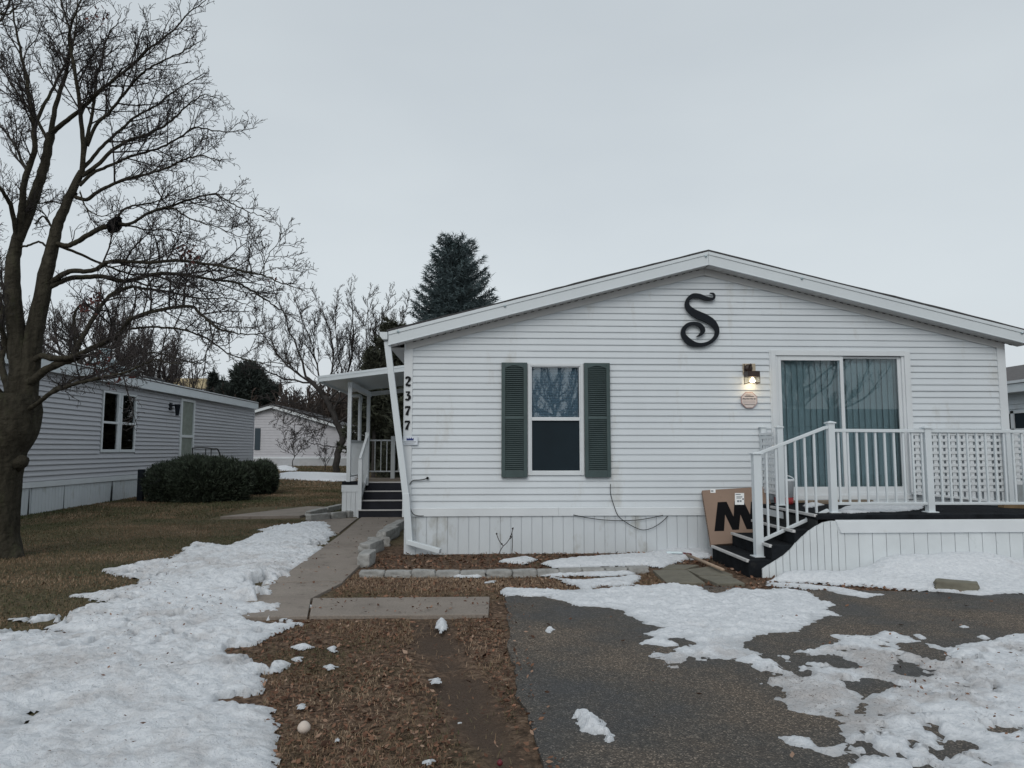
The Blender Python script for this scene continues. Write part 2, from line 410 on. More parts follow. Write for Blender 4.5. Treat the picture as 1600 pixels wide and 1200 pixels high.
# driveway sheet with a ragged left edge
P = []
ys = np.arange(-2.86, -14, -0.05)
for y in ys: P.append((0.23 + 0.05*(y < -5.5)*(-y-5.5) + 0.05*(vnoise(y*4, 0.3, 2)-0.5)+0.03*(vnoise(y*14, 3.3, 2)-0.5), y, 0.004))
P += [(9.5, -14, 0.004)]
for x in np.arange(9.5, 0.3, -0.06): P.append((x, float(np.interp(x, [0.2, 2, 3.1, 5, 9.5], [-2.80, -2.35, -2.62, -2.9, -2.9])) + 0.10*(vnoise(x*3, 0.7, 4)-0.5), 0.004))
d = MB(); d.prism(P[::-1], (0,0,-0.06)); tag(d.build('driveway', M['asphalt'], origin=(0,0,0)), kind='structure')

# concrete walk
def slab(mb, pts, top=0.014):
    mb.prism([(p[0], p[1], top-0.08) for p in pts], (0,0,0.08))
wk = MB()
joints = [5.0, 3.4, 1.95, 0.75, -0.35, -1.3, -2.05]
def wl(y): return float(np.interp(y, [-2.9, -1.5, 2.2, 5.0], [-2.12, -2.06, -2.16, -2.30]))
def wr(y): return float(np.interp(y, [-2.9, -0.8, 1.4, 5.0], [-1.37, -1.36, -1.36, -1.40]))
for a, b in zip(joints[:-1], joints[1:]):
    slab(wk, [(wl(b+.008), b+.008), (wr(b+.008), b+.008), (wr(a-.008), a-.008), (wl(a-.008), a-.008)], 0.014+0.006*random.random())
slab(wk, [(-2.15,-2.88),(-1.50,-2.88),(-1.36,-2.06),(-2.10,-2.06)], 0.012)
slab(wk, [(-2.2,-3.6),(-1.36,-3.59),(-1.49,-2.90),(-2.2,-2.90)], 0.016)
slab(wk, [(-1.345,-3.585),(0.085,-3.60),(0.105,-2.89),(-1.475,-2.88)], 0.018)
slab(wk, [(-3.25,4.55),(-2.36,4.95),(-2.24,2.4),(-3.1,2.5)], 0.010)
slab(wk, [(-5.0,4.9),(-3.5,5.0),(-3.2,7.2),(-3.9,7.4)], 0.05)
tag(wk.build('path', M['concrete'], origin=(0,0,0), bevel=0.006), kind='structure')

# ------------------------------------------------------------------ siding helper
def siding(mb, org, xd, nd, segs, z0, e, dep=0.015, seed=0, seams=True):
    """segs(z) -> list of ((xl_bottom,xl_top),(xr_bottom,xr_top)) for the course at z; xd along, nd outward"""
    org = np.array(org, float); xd = np.array(xd, float); nd = np.array(nd, float); Z = np.array([0,0,1.0])
    r = random.Random(seed); z = z0; i = 0; seamx = []
    while True:
        S = segs(z)
        if S is None: break
        if i % 2 == 0: seamx = sorted([r.uniform(-12, 30) for _ in range(9)])
        for (a0, a1), (b0, b1) in S:
            cuts = [q for q in seamx if a0+0.4 < q < b0-0.4] if seams else []
            ed = [(a0, a1)] + [(q, q) for q in cuts] + [(b0, b1)]
            for k in range(len(ed)-1):
                off = 0.0028*((k+i//2) % 2)
                (p0, p1), (q0, q1) = ed[k], ed[k+1]
                def pt(x, o, zz): return org + xd*x + nd*(o+off) + Z*zz
                V = [pt(p0, 0, z), pt(q0, 0, z), pt(p0, dep, z), pt(q0, dep, z), pt(p0, dep, z+0.012), pt(q0, dep, z+0.012), pt(p1, 0.001, z+e), pt(q1, 0.001, z+e)]
                mb.add(V, [(0,1,3,2),(2,3,5,4),(4,5,7,6),(0,2,4,6),(1,7,5,3)])
        z += e; i += 1

# ------------------------------------------------------------------ MAIN HOUSE
XL, XR, DEP = -0.964, 7.205, 16.0
XA = 3.06                                    # ridge
def zt(x): return 4.0 - (0.263 if x < XA else 0.240)*abs(x-XA)      # roof top edge
OV = 0.22
H = thing('manufactured_house', (3.1, 0, 0), 'white vinyl sided gable end mobile home with green shutters and sliding glass door', 'house')
Z0 = 0.585; E_ = 0.0862
win = (0.648, 1.392, 1.005, 2.485)           # x0 x1 z0 z1 of window frame
door = (3.945, 5.86, 0.68, 2.672)
fs = MB()
def front_segs(z):
    zm = z+E_
    if zm > zt(XA)-0.30: return None
    def lim(zz):
        hl = XA - (4.0-0.29-zz)/0.263; hr = XA + (4.0-0.29-zz)/0.240
        return max(XL+0.085, hl), min(XR-0.085, hr)
    l0, r0 = lim(z); l1, r1 = lim(zm)
    zc = z+E_*0.5; out = []; cur0, cur1 = l0, l1
    for (x0, x1, za, zb) in (win, door):
        if za-0.02 < zc < zb+0.02:
            out.append(((cur0, cur1), (x0+0.01, x0+0.01))); cur0 = cur1 = x1-0.01
    out.append(((cur0, cur1), (r0, r1)))
    return out
siding(fs, (0,0,0), (1,0,0), (0,-1,0), front_segs, Z0, E_, 0.0145, seed=3)
# sheathing behind the laps
for x0, x1, z0, z1 in ((XL+.02, win[0], 0.5, 2.62), (win[0], win[1], 0.5, win[2]), (win[0], win[1], win[3], 2.62), (win[1], door[0], 0.5, 2.62), (door[1], XR-.02, 0.5, 2.62)):
    fs.box(x0, x1, 0.004, 0.09, z0, z1)
fs.box(door[0], door[1], 0.004, 0.09, 0.5, door[2])
fs.prism([(XL+.02,0.004,2.62),(XR-.02,0.004,2.62),(XR-.02,0.004,zt(XR)-.22),(XA,0.004,zt(XA)-.22),(XL+.02,0.004,zt(XL)-.22)], (0,0.08,0))
fs.build('front_wall', M['siding'], H)
sw = MB()
for xs, nd in ((XL, (-1,0,0)), (XR, (1,0,0))):
    def ss(z): return None if z > 2.62 else [((0.12, 0.12), (DEP, DEP))]
    siding(sw, (xs,0,0), (0,1,0), nd, ss, Z0, E_, seed=5)
    xo = xs-0.02*nd[0]
    sw.box(min(xo, xo-0.06*nd[0]), max(xo, xo-0.06*nd[0]), 0.1, DEP, 0.1, 2.75)
sw.box(XL+.03, XR-.03, DEP-0.1, DEP, 0.1, 2.75)
sw.build('side_wall', M['siding'], H)
for x in (XL, XR):
    c = MB(); s = 1 if x < 0 else -1
    c.box(x-s*.022, x+s*.092, -0.024, 0.003, 0.47, zt(x)-0.20); c.box(x-s*.022, x, 0.003, 0.12, 0.47, zt(x)-0.20)
    c.build('corner_post', M['white'], H, bevel=0.003)
# starter trim and skirting
t = MB()
xs = [XL+0.09, 1.05, 3.95]
for a, b in zip(xs[:-1], xs[1:]):
    t.box(a, b-0.002, -0.034, 0.002, 0.478, 0.575)
    t.hexa([(a,-0.036,0.575),(b-.002,-0.036,0.575),(b-.002,0.002,0.575),(a,0.002,0.575),(a,-0.020,0.588),(b-.002,-0.020,0.588),(b-.002,0.002,0.588),(a,0.002,0.588)])
t.build('skirt_trim', M['white'], H)
sk = MB(); x = XL+0.02; i = 0
while x < 7.2:
    wd = 0.137
    sk.box(x+0.005, min(x+wd-0.005, 7.2), -0.012-0.002*random.random(), 0.02, -0.05, 0.479); x += wd
sk.box(XL+.02, 7.2, 0.0, 0.03, -0.05, 0.477)
sk.box(XL, XL+.03, 0.03, DEP, -0.05, 0.5); sk.box(XR-.03, XR, 0.03, DEP, -0.05, 0.5)
sk.build('skirting', M['skirt'], H)
# roof
rf = MB(); y0, y1 = -OV-0.012, DEP+OV
xe0, xe1 = -1.175, 7.42
def edge_wave(x): return 0.006*(vnoise(x*7, 1.1, 3)-0.5)+0.01*(vnoise(x*1.2, 2.1, 4)-0.5)
X = list(np.linspace(xe0-.02, XA, 34)) + list(np.linspace(XA, xe1+.02, 34))[1:]
V = []
for x in X:
    z = zt(x)+edge_wave(x)
    V += [(x, y0, z-0.02), (x, y0, z+0.004), (x, y1, z+0.004), (x, y1, z-0.02)]
n = len(X); F = []
for i in range(n-1):
    a = i*4; b = a+4
    F += [(a, b, b+1, a+1), (a+1, b+1, b+2, a+2), (a+2, b+2, b+3, a+3), (a+3, b+3, b, a)]
F += [(0,1,2,3), (4*n-1, 4*n-2, 4*n-3, 4*n-4)]
rf.add(V, F); roof = rf.build('roof', M['shingle'], H)
for side, xa, xb in ((-1, xe0, XA-.001), (1, XA+.001, xe1)):
    fa = MB()
    def band(ya, yb, ta, tb):
        fa.prism([(xa, ya, zt(xa)-tb), (xb, ya, zt(xb)-tb), (xb, ya, zt(xb)-ta), (xa, ya, zt(xa)-ta)], (0, yb-ya, 0))
    band(-OV-0.014, -OV+0.02, 0.021, 0.066); band(-OV-0.004, -OV+0.02, 0.066, 0.196); band(-OV-0.010, -OV+0.02, 0.192, 0.202)
    fa.build('rake_fascia', M['white_metal'], H, bevel=0.003)
    sf = MB(); x = xa+0.01
    while x < xb-0.02:
        x2 = min(x+0.098, xb)
        sf.prism([(x, -OV+0.02, zt(x)-.199), (x2, -OV+0.02, zt(x2)-.199), (x2, 0.0, zt(x2)-.199), (x, 0.0, zt(x)-.199)], (0,0,0.02)); x = x2+0.006
    sf.build('soffit', M['soffit'], H)
    dk = MB(); dk.prism([(xa+.01,-OV+0.02,zt(xa)-.178),(xb,-OV+0.02,zt(xb)-.178),(xb,0.0,zt(xb)-.178),(xa+.01,0.0,zt(xa)-.178)], (0,0,0.02))
    x = xa+0.3
    while x < xb-0.1:       # dark notches of the soffit channel
        dk.prism([(x,-0.030,zt(x)-.209),(x+.045,-0.030,zt(x+.045)-.209),(x+.045,-0.030,zt(x+.045)-.2005),(x,-0.030,zt(x)-.2005)], (0,0.01,0)); x += 0.098
    dk.build('soffit_gap', M['dark'], H)
    fz = MB(); p, q = (max(xa, XL+.0), xb) if side < 0 else (xa, min(xb, XR))
    fz.prism([(p,-0.028,zt(p)-.292),(q,-0.028,zt(q)-.292),(q,-0.028,zt(q)-.2015),(p,-0.028,zt(p)-.2015)], (0,0.03,0))
    fz.build('frieze_board', M['soffit'], H)
for p in ((622,518),(789,478),(1103,400),(1253,435),(1597,520)):
    b = MB(); q = ay(*p, -OV-0.012); b.tube([q+np.array((0,0.02,0)), q, q-np.array((0,0.012,0)), q-np.array((0,0.018,0))], [0.018,0.018,0.015,0.004], 10)
    b.build('bolt_cap', M['galv'], H, smooth=True)
# left eave: soffit, fascia, gutter
ge = MB(); zl = zt(xe0)
ge.box(xe0, XL-.022, 0.02, DEP, zl-0.205, zl-0.195); ge.box(xe0-.006, xe0+.014, -OV+0.021, DEP, zl-0.2, zl-0.03); ge.build('eave_soffit', M['soffit'], H)
gu = MB(); pr = [(xe0-.008, zl-.03), (xe0-.008, zl-.125), (xe0-.07, zl-.125), (xe0-.105, zl-.085), (xe0-.112, zl-.03), (xe0-.100, zl-.03), (xe0-.094, zl-.08), (xe0-.066, zl-.115), (xe0-.02, zl-.115), (xe0-.02, zl-.03)]
gu.prism([(x, -OV-.02, z) for x, z in pr], (0, DEP+.3, 0)); gu.prism([(x, -OV-.026, z) for x, z in pr[:5]], (0, 0.006, 0))
gu.build('gutter', M['white_metal'], H)
dp = MB(); a = ay(605, 534, -0.17); b_ = ay(634, 773, -0.13); c = ay(640, 848, -0.12); e2 = ay(688, 861, -0.26)
dp.bar(a, b_, 0.082, 0.06, (0,1,0)); dp.bar(b_-np.array((0,0,-.02)), c-np.array((0,0,0.02)), 0.088, 0.066, (0,1,0))
dp.bar(c+np.array((-.02,0,0.01)), e2, 0.075, 0.06)
dp.build('downspout', M['white_metal'], H, bevel=0.006)
# window
wf = MB(); x0, x1, z0, z1 = win; yf = -0.032
def frame(mb, x0, x1, z0, z1, wv, wt, wb, ya, yb):
    mb.box(x0, x0+wv, ya, yb, z0, z1); mb.box(x1-wv, x1, ya, yb, z0, z1)
    mb.box(x0+wv, x1-wv, ya, yb, z1-wt, z1); mb.box(x0+wv, x1-wv, ya, yb, z0, z0+wb)
frame(wf, x0, x1, z0, z1, 0.040, 0.035, 0.042, yf, 0.05)
frame(wf, x0+.040, x1-.040, z0+.042, z1-.035, 0.016, 0.014, 0.018, yf+.012, 0.05)
zm = 1.745
wf.box(x0+.050, x1-.050, yf+.004, 0.03, zm-0.022, zm+0.024)
wfo = wf.build('window', M['white'], H, bevel=0.003)
p = MB(); p.box(x0+.055, x1-.055, 0.012, 0.016, zm, z1-.045); p.build('pane', M['glass'], wfo)
p = MB(); p.box(x0+.055, x1-.055, -0.004, 0.0, z0+.058, zm-.02); p.build('insect_screen', M['screen'], wfo)
bl = MB(); z = zm
while z < z1-.03:
    bl.hexa([(x0+.06,0.060,z),(x1-.06,0.060,z),(x1-.06,0.070,z+.019),(x0+.06,0.070,z+.019),(x0+.06,0.0595,z+.001),(x1-.06,0.0595,z+.001),(x1-.06,0.0695,z+.020),(x0+.06,0.0695,z+.020)]); z += 0.0215
bl.build('blinds', M['blind'], wfo)
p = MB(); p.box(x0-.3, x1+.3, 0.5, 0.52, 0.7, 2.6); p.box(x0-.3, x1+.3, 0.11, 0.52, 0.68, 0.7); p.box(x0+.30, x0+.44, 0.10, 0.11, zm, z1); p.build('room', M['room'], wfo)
# shutters
for sx0, sx1 in ((0.300, 0.640), (1.400, 1.742)):
    s = MB(); zb, zt_ = 0.978, 2.490; fw = 0.048
    s.box(sx0, sx0+fw, -0.066, -0.028, zb, zt_); s.box(sx1-fw, sx1, -0.066, -0.028, zb, zt_)
    s.box(sx0+fw, sx1-fw, -0.066, -0.028, zb, zb+0.085); s.box(sx0+fw, sx1-fw, -0.066, -0.028, 1.738, 1.772)
    n = 12; pts = [(sx1-fw, -0.066, zt_), (sx0+fw, -0.066, zt_)]
    for i in range(n+1):
        u = i/n; pts.append((sx0+fw+(sx1-sx0-2*fw)*u, -0.066, zt_-0.075+0.035*math.sin(math.pi*u)))
    s.prism(pts, (0, 0.038, 0))
    so_ = s.build('shutter', M['green'], H, bevel=0.003)
    lv = MB(); z = zb+0.088
    while z < zt_-0.05:
        if not (1.725 < z < 1.772):
            lv.hexa([(sx0+fw,-0.062,z),(sx1-fw,-0.062,z),(sx1-fw,-0.042,z+.014),(sx0+fw,-0.042,z+.014),(sx0+fw,-0.060,z+.005),(sx1-fw,-0.060,z+.005),(sx1-fw,-0.038,z+.018),(sx0+fw,-0.038,z+.018)])
        z += 0.0262
    lv.box(sx0+fw-.002, sx1-fw+.002, -0.034, -0.029, zb+.05, zt_-.03)
    lv.build('louvres', M['green'], so_)
# sliding door
df = MB(); x0, x1, z0, z1 = door
frame(df, x0, x1, z0, z1, 0.062, 0.060, 0.055, -0.030, 0.06)
frame(df, x0+.062, x1-.062, z0+.055, z1-.06, 0.034, 0.0, 0.03, -0.012, 0.06)
df.box(x0-.02, x0, -0.026, 0.01, z0-.02, z1+.012); df.box(x1, x1+.02, -0.026, 0.01, z0-.02, z1+.012); df.box(x0, x1, -0.026, 0.01, z1, z1+.012)
xm = 4.905
dfo = df.build('sliding_door', M['white'], H, bevel=0.003)
for nm, a, b, yy in (('fixed_panel', xm-0.02, x1-.096, 0.022), ('sliding_panel', x0+.098, xm+.045, 0.0)):
    q = MB(); frame(q, a, b, z0+.085, z1-.062, 0.045, 0.062 if nm[0] == 's' else 0.03, 0.08, yy-.008, yy+.022); pn = q.build(nm, M['white'], dfo, bevel=0.002)
for a, b, yy in ((xm+.025, x1-.141, 0.030), (x0+.143, xm, 0.008)):
    q = MB(); q.box(a, b, yy, yy+.004, z0+.165, z1-.09); q.build('pane', M['glass2'], dfo)
q = MB(); x = x0+.08; V = []
while x < x1-.08:
    a = 0.22+0.12*random.random()
    q.add([(x,0.10,z0+.06),(x+.095,0.10+.095*a,z0+.06),(x+.095,0.10+.095*a,z1-.06),(x,0.10,z1-.06)], [(0,1,2,3)]); x += 0.084
q.build('vertical_blinds', M['curtain'], dfo)
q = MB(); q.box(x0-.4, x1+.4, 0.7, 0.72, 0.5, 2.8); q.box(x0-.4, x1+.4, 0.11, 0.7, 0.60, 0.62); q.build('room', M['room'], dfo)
q = MB(); q.box(x0+.10, x1-.1, -0.034, 0.0, z0-.045, z0-.002); q.build('threshold', M['white_metal'], dfo)

# ------------------------------------------------------------------ ribbons: letter, numbers
def catmull(P, per=8):
    P = np.asarray(P, float); Q = np.vstack([2*P[0]-P[1], P, 2*P[-1]-P[-2]]); out = []
    for i in range(1, len(Q)-2):
        for t in np.arange(per)/per:
            a, b, c, d = Q[i-1], Q[i], Q[i+1], Q[i+2]
            out.append(0.5*((2*b)+(c-a)*t+(2*a-5*b+4*c-d)*t*t+(3*b-a-3*c+d)*t**3))
    out.append(P[-1]); return np.array(out)
def ribbon(mb, pts, yf, th, per=8):
    """pts rows: X, Z, width (metres); front at y=yf"""
    C = catmull(pts, per); T = np.gradient(C[:, :2], axis=0); T /= np.linalg.norm(T, axis=1, keepdims=True)+1e-9
    N = np.stack([-T[:, 1], T[:, 0]], -1); w = np.maximum(C[:, 2:3], 0.002)/2
    L = C[:, :2]+N*w; R = C[:, :2]-N*w; n = len(C)
    f = lambda A, y: np.stack([A[:, 0], np.full(n, y), A[:, 1]], -1)
    mb.add(np.vstack([f(L, yf), f(R, yf), f(L, yf+th), f(R, yf+th)]),
           [q for i in range(n-1) for q in ((i, i+1, n+i+1, n+i), (2*n+i, 3*n+i, 3*n+i+1, 2*n+i+1), (i, 2*n+i, 2*n+i+1, i+1), (n+i, n+i+1, 3*n+i+1, 3*n+i))] + [(0, n, 3*n, 2*n), (n-1, 3*n-1, 4*n-1, 2*n-1)])
def wallpts(L, s, ox, oy, y):
    out = []
    for px, py, wd in L:
        q = ay(ox+px/s, oy+py/s, y); out.append((q[0], q[2], wd/s*0.00847))
    return out
S_ = [(690,201,6),(718,207,16),(728,228,18),(712,250,26),(655,246,40),(600,226,44),(545,226,44),(505,262,36),(503,312,50),(545,358,68),(600,388,76),(660,414,74),(715,452,66),(748,505,46),(743,555,38),(708,600,34),(650,628,36),(585,632,42),(520,610,62),(472,555,48),(472,505,42),(510,465,38),(560,455,32),(608,472,42),(632,512,44),(612,546,26),(576,568,3)]
L = MB(); ribbon(L, wallpts([(a_, b_, w_*.88) for a_, b_, w_ in S_], 5.333, 980, 420, -0.06), -0.066, 0.030)
tag(L.build('wall_letter', M['black'], bevel=0.003), 'large black metal scroll letter S mounted high under the gable peak', 'wall letter')
G2 = [(2,3.2,1.8),(2.2,1.6,2.4),(4.4,0.6,2.2),(7.0,1.6,2.6),(7.4,4.0,3.0),(5.4,7.6,2.0),(2.6,11.0,1.4),(1.4,12.6,1.6)]
G2b = [(1.2,13.2,2.0),(3.5,12.6,2.4),(6.5,13.4,2.6),(8.8,12.2,1.2)]
G3 = [(1.4,1.0,1.4),(4.5,0.9,1.6),(8.0,0.9,1.4)]; G3b = [(7.8,1.0,1.4),(5.2,4.2,1.4),(4.0,5.6,1.6),(6.8,6.8,2.6),(7.6,9.6,3.0),(5.6,12.6,2.4),(2.6,13.2,1.8),(1.4,11.6,2.2)]
G7 = [(1.2,3.4,0.8),(1.7,1.2,1.8),(4.5,1.2,2.4),(8.6,1.2,2.2)]; G7b = [(8.4,1.4,1.4),(6.4,5.0,1.8),(4.6,9.0,2.6),(3.4,13.8,3.6)]
for gl, oy, ox, lab in (((G2, G2b), 588.6, 632.6, 'black house numeral 2 on the white corner post'), ((G3, G3b), 611.4, 632.4, 'black house numeral 3 on the white corner post'),
                    ((G7, G7b), 634.6, 632.2, 'black house numeral 7 directly under the numeral 3 on corner post'), ((G7, G7b), 657.4, 631.8, 'lowest black numeral 7, just above the blue crown sign')):
    b = MB()
    for k, G in enumerate(gl): ribbon(b, wallpts([(a_, b_, w_*1.3) for a_, b_, w_ in G], 1.0, ox, oy, -0.04), -0.036-0.0015*k, 0.010)
    tag(b.build('house_number', M['number']), lab, 'house number', 'house numbers on the corner post')
# crown sign
c0 = ay(630.5, 681.5, -0.04); c1 = ay(652.5, 695, -0.04)
T_ = thing('crown_sign', (float(c0[0]), -0.045, float(c1[2])), 'small white yard sign with blue crown on the left corner post', 'sign')
b = MB(); b.box(c0[0], c1[0], -0.046, -0.040, c1[2], c0[2]); b.build('plate', M['signwhite'], T_)
wd = c1[0]-c0[0]; hh = c0[2]-c1[2]; X_ = lambda u: c0[0]+wd*u; Z_ = lambda v: c1[2]+hh*v
b = MB(); b.prism([(X_(u), -0.0462, Z_(v)) for u, v in ((.22,.5),(.72,.5),(.72,.82),(.62,.68),(.57,.86),(.47,.68),(.40,.86),(.34,.68),(.22,.84))][::-1], (0,-0.001,0)); b.build('crown', M['blue'], T_)
b = MB(); b.box(X_(.03), X_(.9), -0.0470, -0.0462, Z_(.31), Z_(.38)); b.box(X_(.06), X_(.8), -0.0470, -0.0462, Z_(.18), Z_(.22)); b.box(X_(.1), X_(.7), -0.0470, -0.0462, Z_(.08), Z_(.11)); b.build('print', M['ink2'], T_)
# octagonal sign
oc = ay(1170.6, 625, -0.04)
T_ = thing('octagonal_sign', oc, 'pale octagonal plaque reading PROTECTED BY, under the lit wall lantern', 'sign')
def octa(r): return [(oc[0]+r*math.cos(math.radians(22.5+45*i)), oc[2]+r*math.sin(math.radians(22.5+45*i))) for i in range(8)]
b = MB(); b.prism([(x, -0.034, z) for x, z in octa(0.118)], (0,-0.008,0)); b.build('rim', M['signred'], T_)
b = MB(); b.prism([(x, -0.0421, z) for x, z in octa(0.108)], (0,-0.003,0)); b.build('plate', M['signbeige'], T_)
b = MB(); b.box(oc[0]-.045, oc[0]+.02, -0.0462, -0.0453, oc[2]+.063, oc[2]+.069); b.build('print', M['ink'], T_)
b = MB(); b.box(oc[0]-.062, oc[0]+.062, -0.0462, -0.0453, oc[2]+.044, oc[2]+.052); b.build('print', M['ink'], T_)
b = MB(); b.box(oc[0]-.07, oc[0]+.075, -0.0462, -0.0453, oc[2]-.064, oc[2]-.059); b.build('print', M['ink'], T_)
b = MB(); b.box(oc[0]-.085, oc[0]+.08, -0.0460, -0.0453, oc[2]-.045, oc[2]-.008); b.build('faded_print', mat('faded_print', (0.50,0.44,0.43), 0.6), T_)
def text_part(txt, size, loc, m, parent, name='lettering'):
    cu = bpy.data.curves.new(name, 'FONT'); cu.body = txt; cu.size = size; cu.align_x = 'CENTER'; cu.extrude = 0.0004; cu.offset = size*0.02
    o = bpy.data.objects.new('tmp', cu); COL.objects.link(o)
    bpy.context.view_layer.update(); dg = bpy.context.evaluated_depsgraph_get()
    me = bpy.data.meshes.new_from_object(o.evaluated_get(dg)); me.name = name
    bpy.data.objects.remove(o); bpy.data.curves.remove(cu)
    r = bpy.data.objects.new(name, me); COL.objects.link(r); me.materials.clear(); me.materials.append(m)
    r.parent = parent; r.rotation_euler = (math.radians(90), 0, 0); r.location = np.asarray(loc)-ORG[parent.name]; ORG[r.name] = ORG[parent.name]
    return r
text_part('PROTECTED BY', 0.026, (oc[0], -0.0458, oc[2]+.006), M['ink'], T_)
# wall lantern
lc = ay(1172, 590, -0.10)
LN = thing('wall_lantern', (lc[0], -0.02, lc[2]), 'lit bronze wall lantern beside the sliding door above octagonal plaque', 'lantern')
b = MB(); q0 = ay(1160.5, 568, -0.03); q1 = ay(1181, 585, -0.03); b.box(q0[0], q1[0], -0.026, -0.016, q1[2], q0[2]); b.build('mounting_block', M['tan'], LN, bevel=0.003)
b = MB(); b.lathe((q0[0]+.075, -0.026, q0[2]-.065), [(0, .055), (.012, .055), (.025, .035), (.03, .01)], 16, (0,-1,0))
arc = [(q0[0]+.075+.03*math.sin(t)*.4, -0.05-.075*(1-math.cos(t))*.5, q0[2]-.065+.05*math.sin(t)) for t in np.linspace(0, 2.6, 9)]
b.tube(arc, 0.010, 8); b.tube([(q0[0]+.02,-0.03,q0[2]-.01),(q0[0]+.012,-0.055,q0[2]-.06),(q0[0]+.02,-0.045,q0[2]-.13)], 0.007, 6); b.build('arm', M['bronze'], LN, smooth=True)
hx0, hx1 = ay(1165.3, 590, -.11)[0], ay(1184.3, 590, -.11)[0]; hz1, hz0 = ay(1172, 580.5, -.11)[2], ay(1172, 599.8, -.11)[2]; hy0, hy1 = -0.185, -0.04
b = MB(); b.box(hx0, hx1, hy0, hy1, hz1-.075, hz1); tp = 0.006
for xx in (hx0, hx1-tp):
    for yy in (hy0, hy1-tp): b.box(xx, xx+tp, yy, yy+tp, hz0, hz1-.075)
frame(b, hx0, hx1, hz0, hz0+.014, .005, .007, .007, hy0-.001, hy0+.006)
b.box(hx0-.001, hx0+.005, hy0, hy1, hz0, hz0+.009); b.box(hx1-.005, hx1+.001, hy0, hy1, hz0, hz0+.009)
b.build('housing', M['bronze'], LN)
b = MB(); b.box(hx0+.004, hx1-.004, hy0+.002, hy0+.004, hz0+.009, hz1-.075); b.box(hx0+.002, hx0+.004, hy0+.006, hy1-.006, hz0+.009, hz1-.075); b.box(hx1-.004, hx1-.002, hy0+.006, hy1-.006, hz0+.009, hz1-.075); b.build('glass', M['lampglass'], LN)
bc = np.array(((hx0+hx1)/2+.008, -0.11, hz0+.045)); b = MB(); b.lathe(bc-np.array((0,0,.032)), [(0,.004),(.008,.024),(.022,.034),(.038,.032),(.052,.018),(.07,.012)], 14); b.build('bulb', M['bulb'], LN, smooth=True)
pl = bpy.data.lights.new('lantern_light', 'POINT'); pl.energy = 0.5; pl.color = (1.0, 0.78, 0.48); pl.shadow_soft_size = 0.03
po = bpy.data.objects.new('lantern_light', pl); COL.objects.link(po); po.location = (bc[0], -0.11, bc[2]-.055)
# cables and vent plug
def cable(pts, y, lab, r=0.0045, plug=None):
    C = catmull([ay(px, py, y) for px, py in pts], 6); b = MB(); b.tube(C, r, 6)
    if plug is not None: q = ay(*plug, y); b.lathe(q+np.array((0,0.02,0)), [(0,.016),(.03,.018),(.04,.008)], 10, (0,-1,0))
    tag(b.build('cable', M['rubber'], smooth=True), lab, 'cable')
cable([(640,757),(645,751),(655,750),(662,749),(668,747)], -0.04, 'short black cable with plug end poking from siding near downspout', 0.006, (668,747))
cable([(640,772),(640,785),(642,797),(647,804),(655,806),(662,806)], -0.05, 'black cable curling down beside the downspout onto skirt trim')
cable([(954,756),(953.5,764),(955,776),(960,792),(966,806),(978,816),(992,824),(1004,828),(1016,826),(1028,820),(1037,813),(1044,806)], -0.045, 'long black cable drooping in a loop below the right shutter')
cable([(896,804.5),(915,808.5),(940,812),(968,813.5),(995,812.5),(1018,809),(1036,805)], -0.043, 'thin black cable sagging along the top of skirting')

# ------------------------------------------------------------------ FRONT DECK
D = thing('front_deck', (5.0, -0.9, 0), 'raised deck with black carpet, white railings, steps and white board skirt', 'deck')
DZ = 0.64; YF = -1.86
b = MB(); b.box(3.63, 5.95, YF, -0.03, DZ-.05, DZ)
b.hexa([(5.95,YF,DZ-.05),(9.0,YF,DZ-.05),(9.0,-.03,DZ-.20),(5.95,-.03,DZ-.05),(5.95,YF,DZ),(9.0,YF,DZ-.005),(9.0,-.03,DZ-.15),(5.95,-.03,DZ)])
b.build('platform', M['carpet'], D, bevel=0.008)
b = MB()
for a, c in ((3.885, 6.02), (6.022, 9.0)):
    b.hexa([(a,YF-.035,.452),(c,YF-.035,.452),(c,YF,.452),(a-.03,YF,.452),(a-.05,YF-.028,.572),(c,YF-.028,.572),(c,YF,.588),(a-.05,YF,.588)])
b.build('fascia_board', M['white'], D)
b = MB(); x = 3.015; i = 0
cv = [ay(*p_, YF-.012) for p_ in ((1184,893),(1200,883),(1222,870),(1236,858),(1246,846),(1262,831),(1280,819),(1292,814))]; cx_ = np.array([c_[0] for c_ in cv]); cz_ = np.array([c_[2] for c_ in cv])
top = lambda x: float(np.interp(x, cx_, cz_)) if x < 3.9 else 0.46
while x < 9.0:
    x2 = x+(0.152 if x > 3.9 else 0.076); jy = 0.003*random.random()
    b.hexa([(x+.003,YF-.012-jy,-.05),(x2-.003,YF-.012-jy,-.05),(x2-.003,YF+.01,-.05),(x+.003,YF+.01,-.05),(x+.003,YF-.012-jy,top(x)),(x2-.003,YF-.012-jy,top(x2)),(x2-.003,YF+.01,top(x2)),(x+.003,YF+.01,top(x))]); x = x2
b.build('board_skirt', M['deckskirt'], D)
b = MB(); b.box(3.85, 9.0, YF+.012, YF+.02, -.05, .58); b.box(3.64, 3.66, YF+.03, -.1, -.05, .59); b.build('skirt_backing', M['dark'], D)
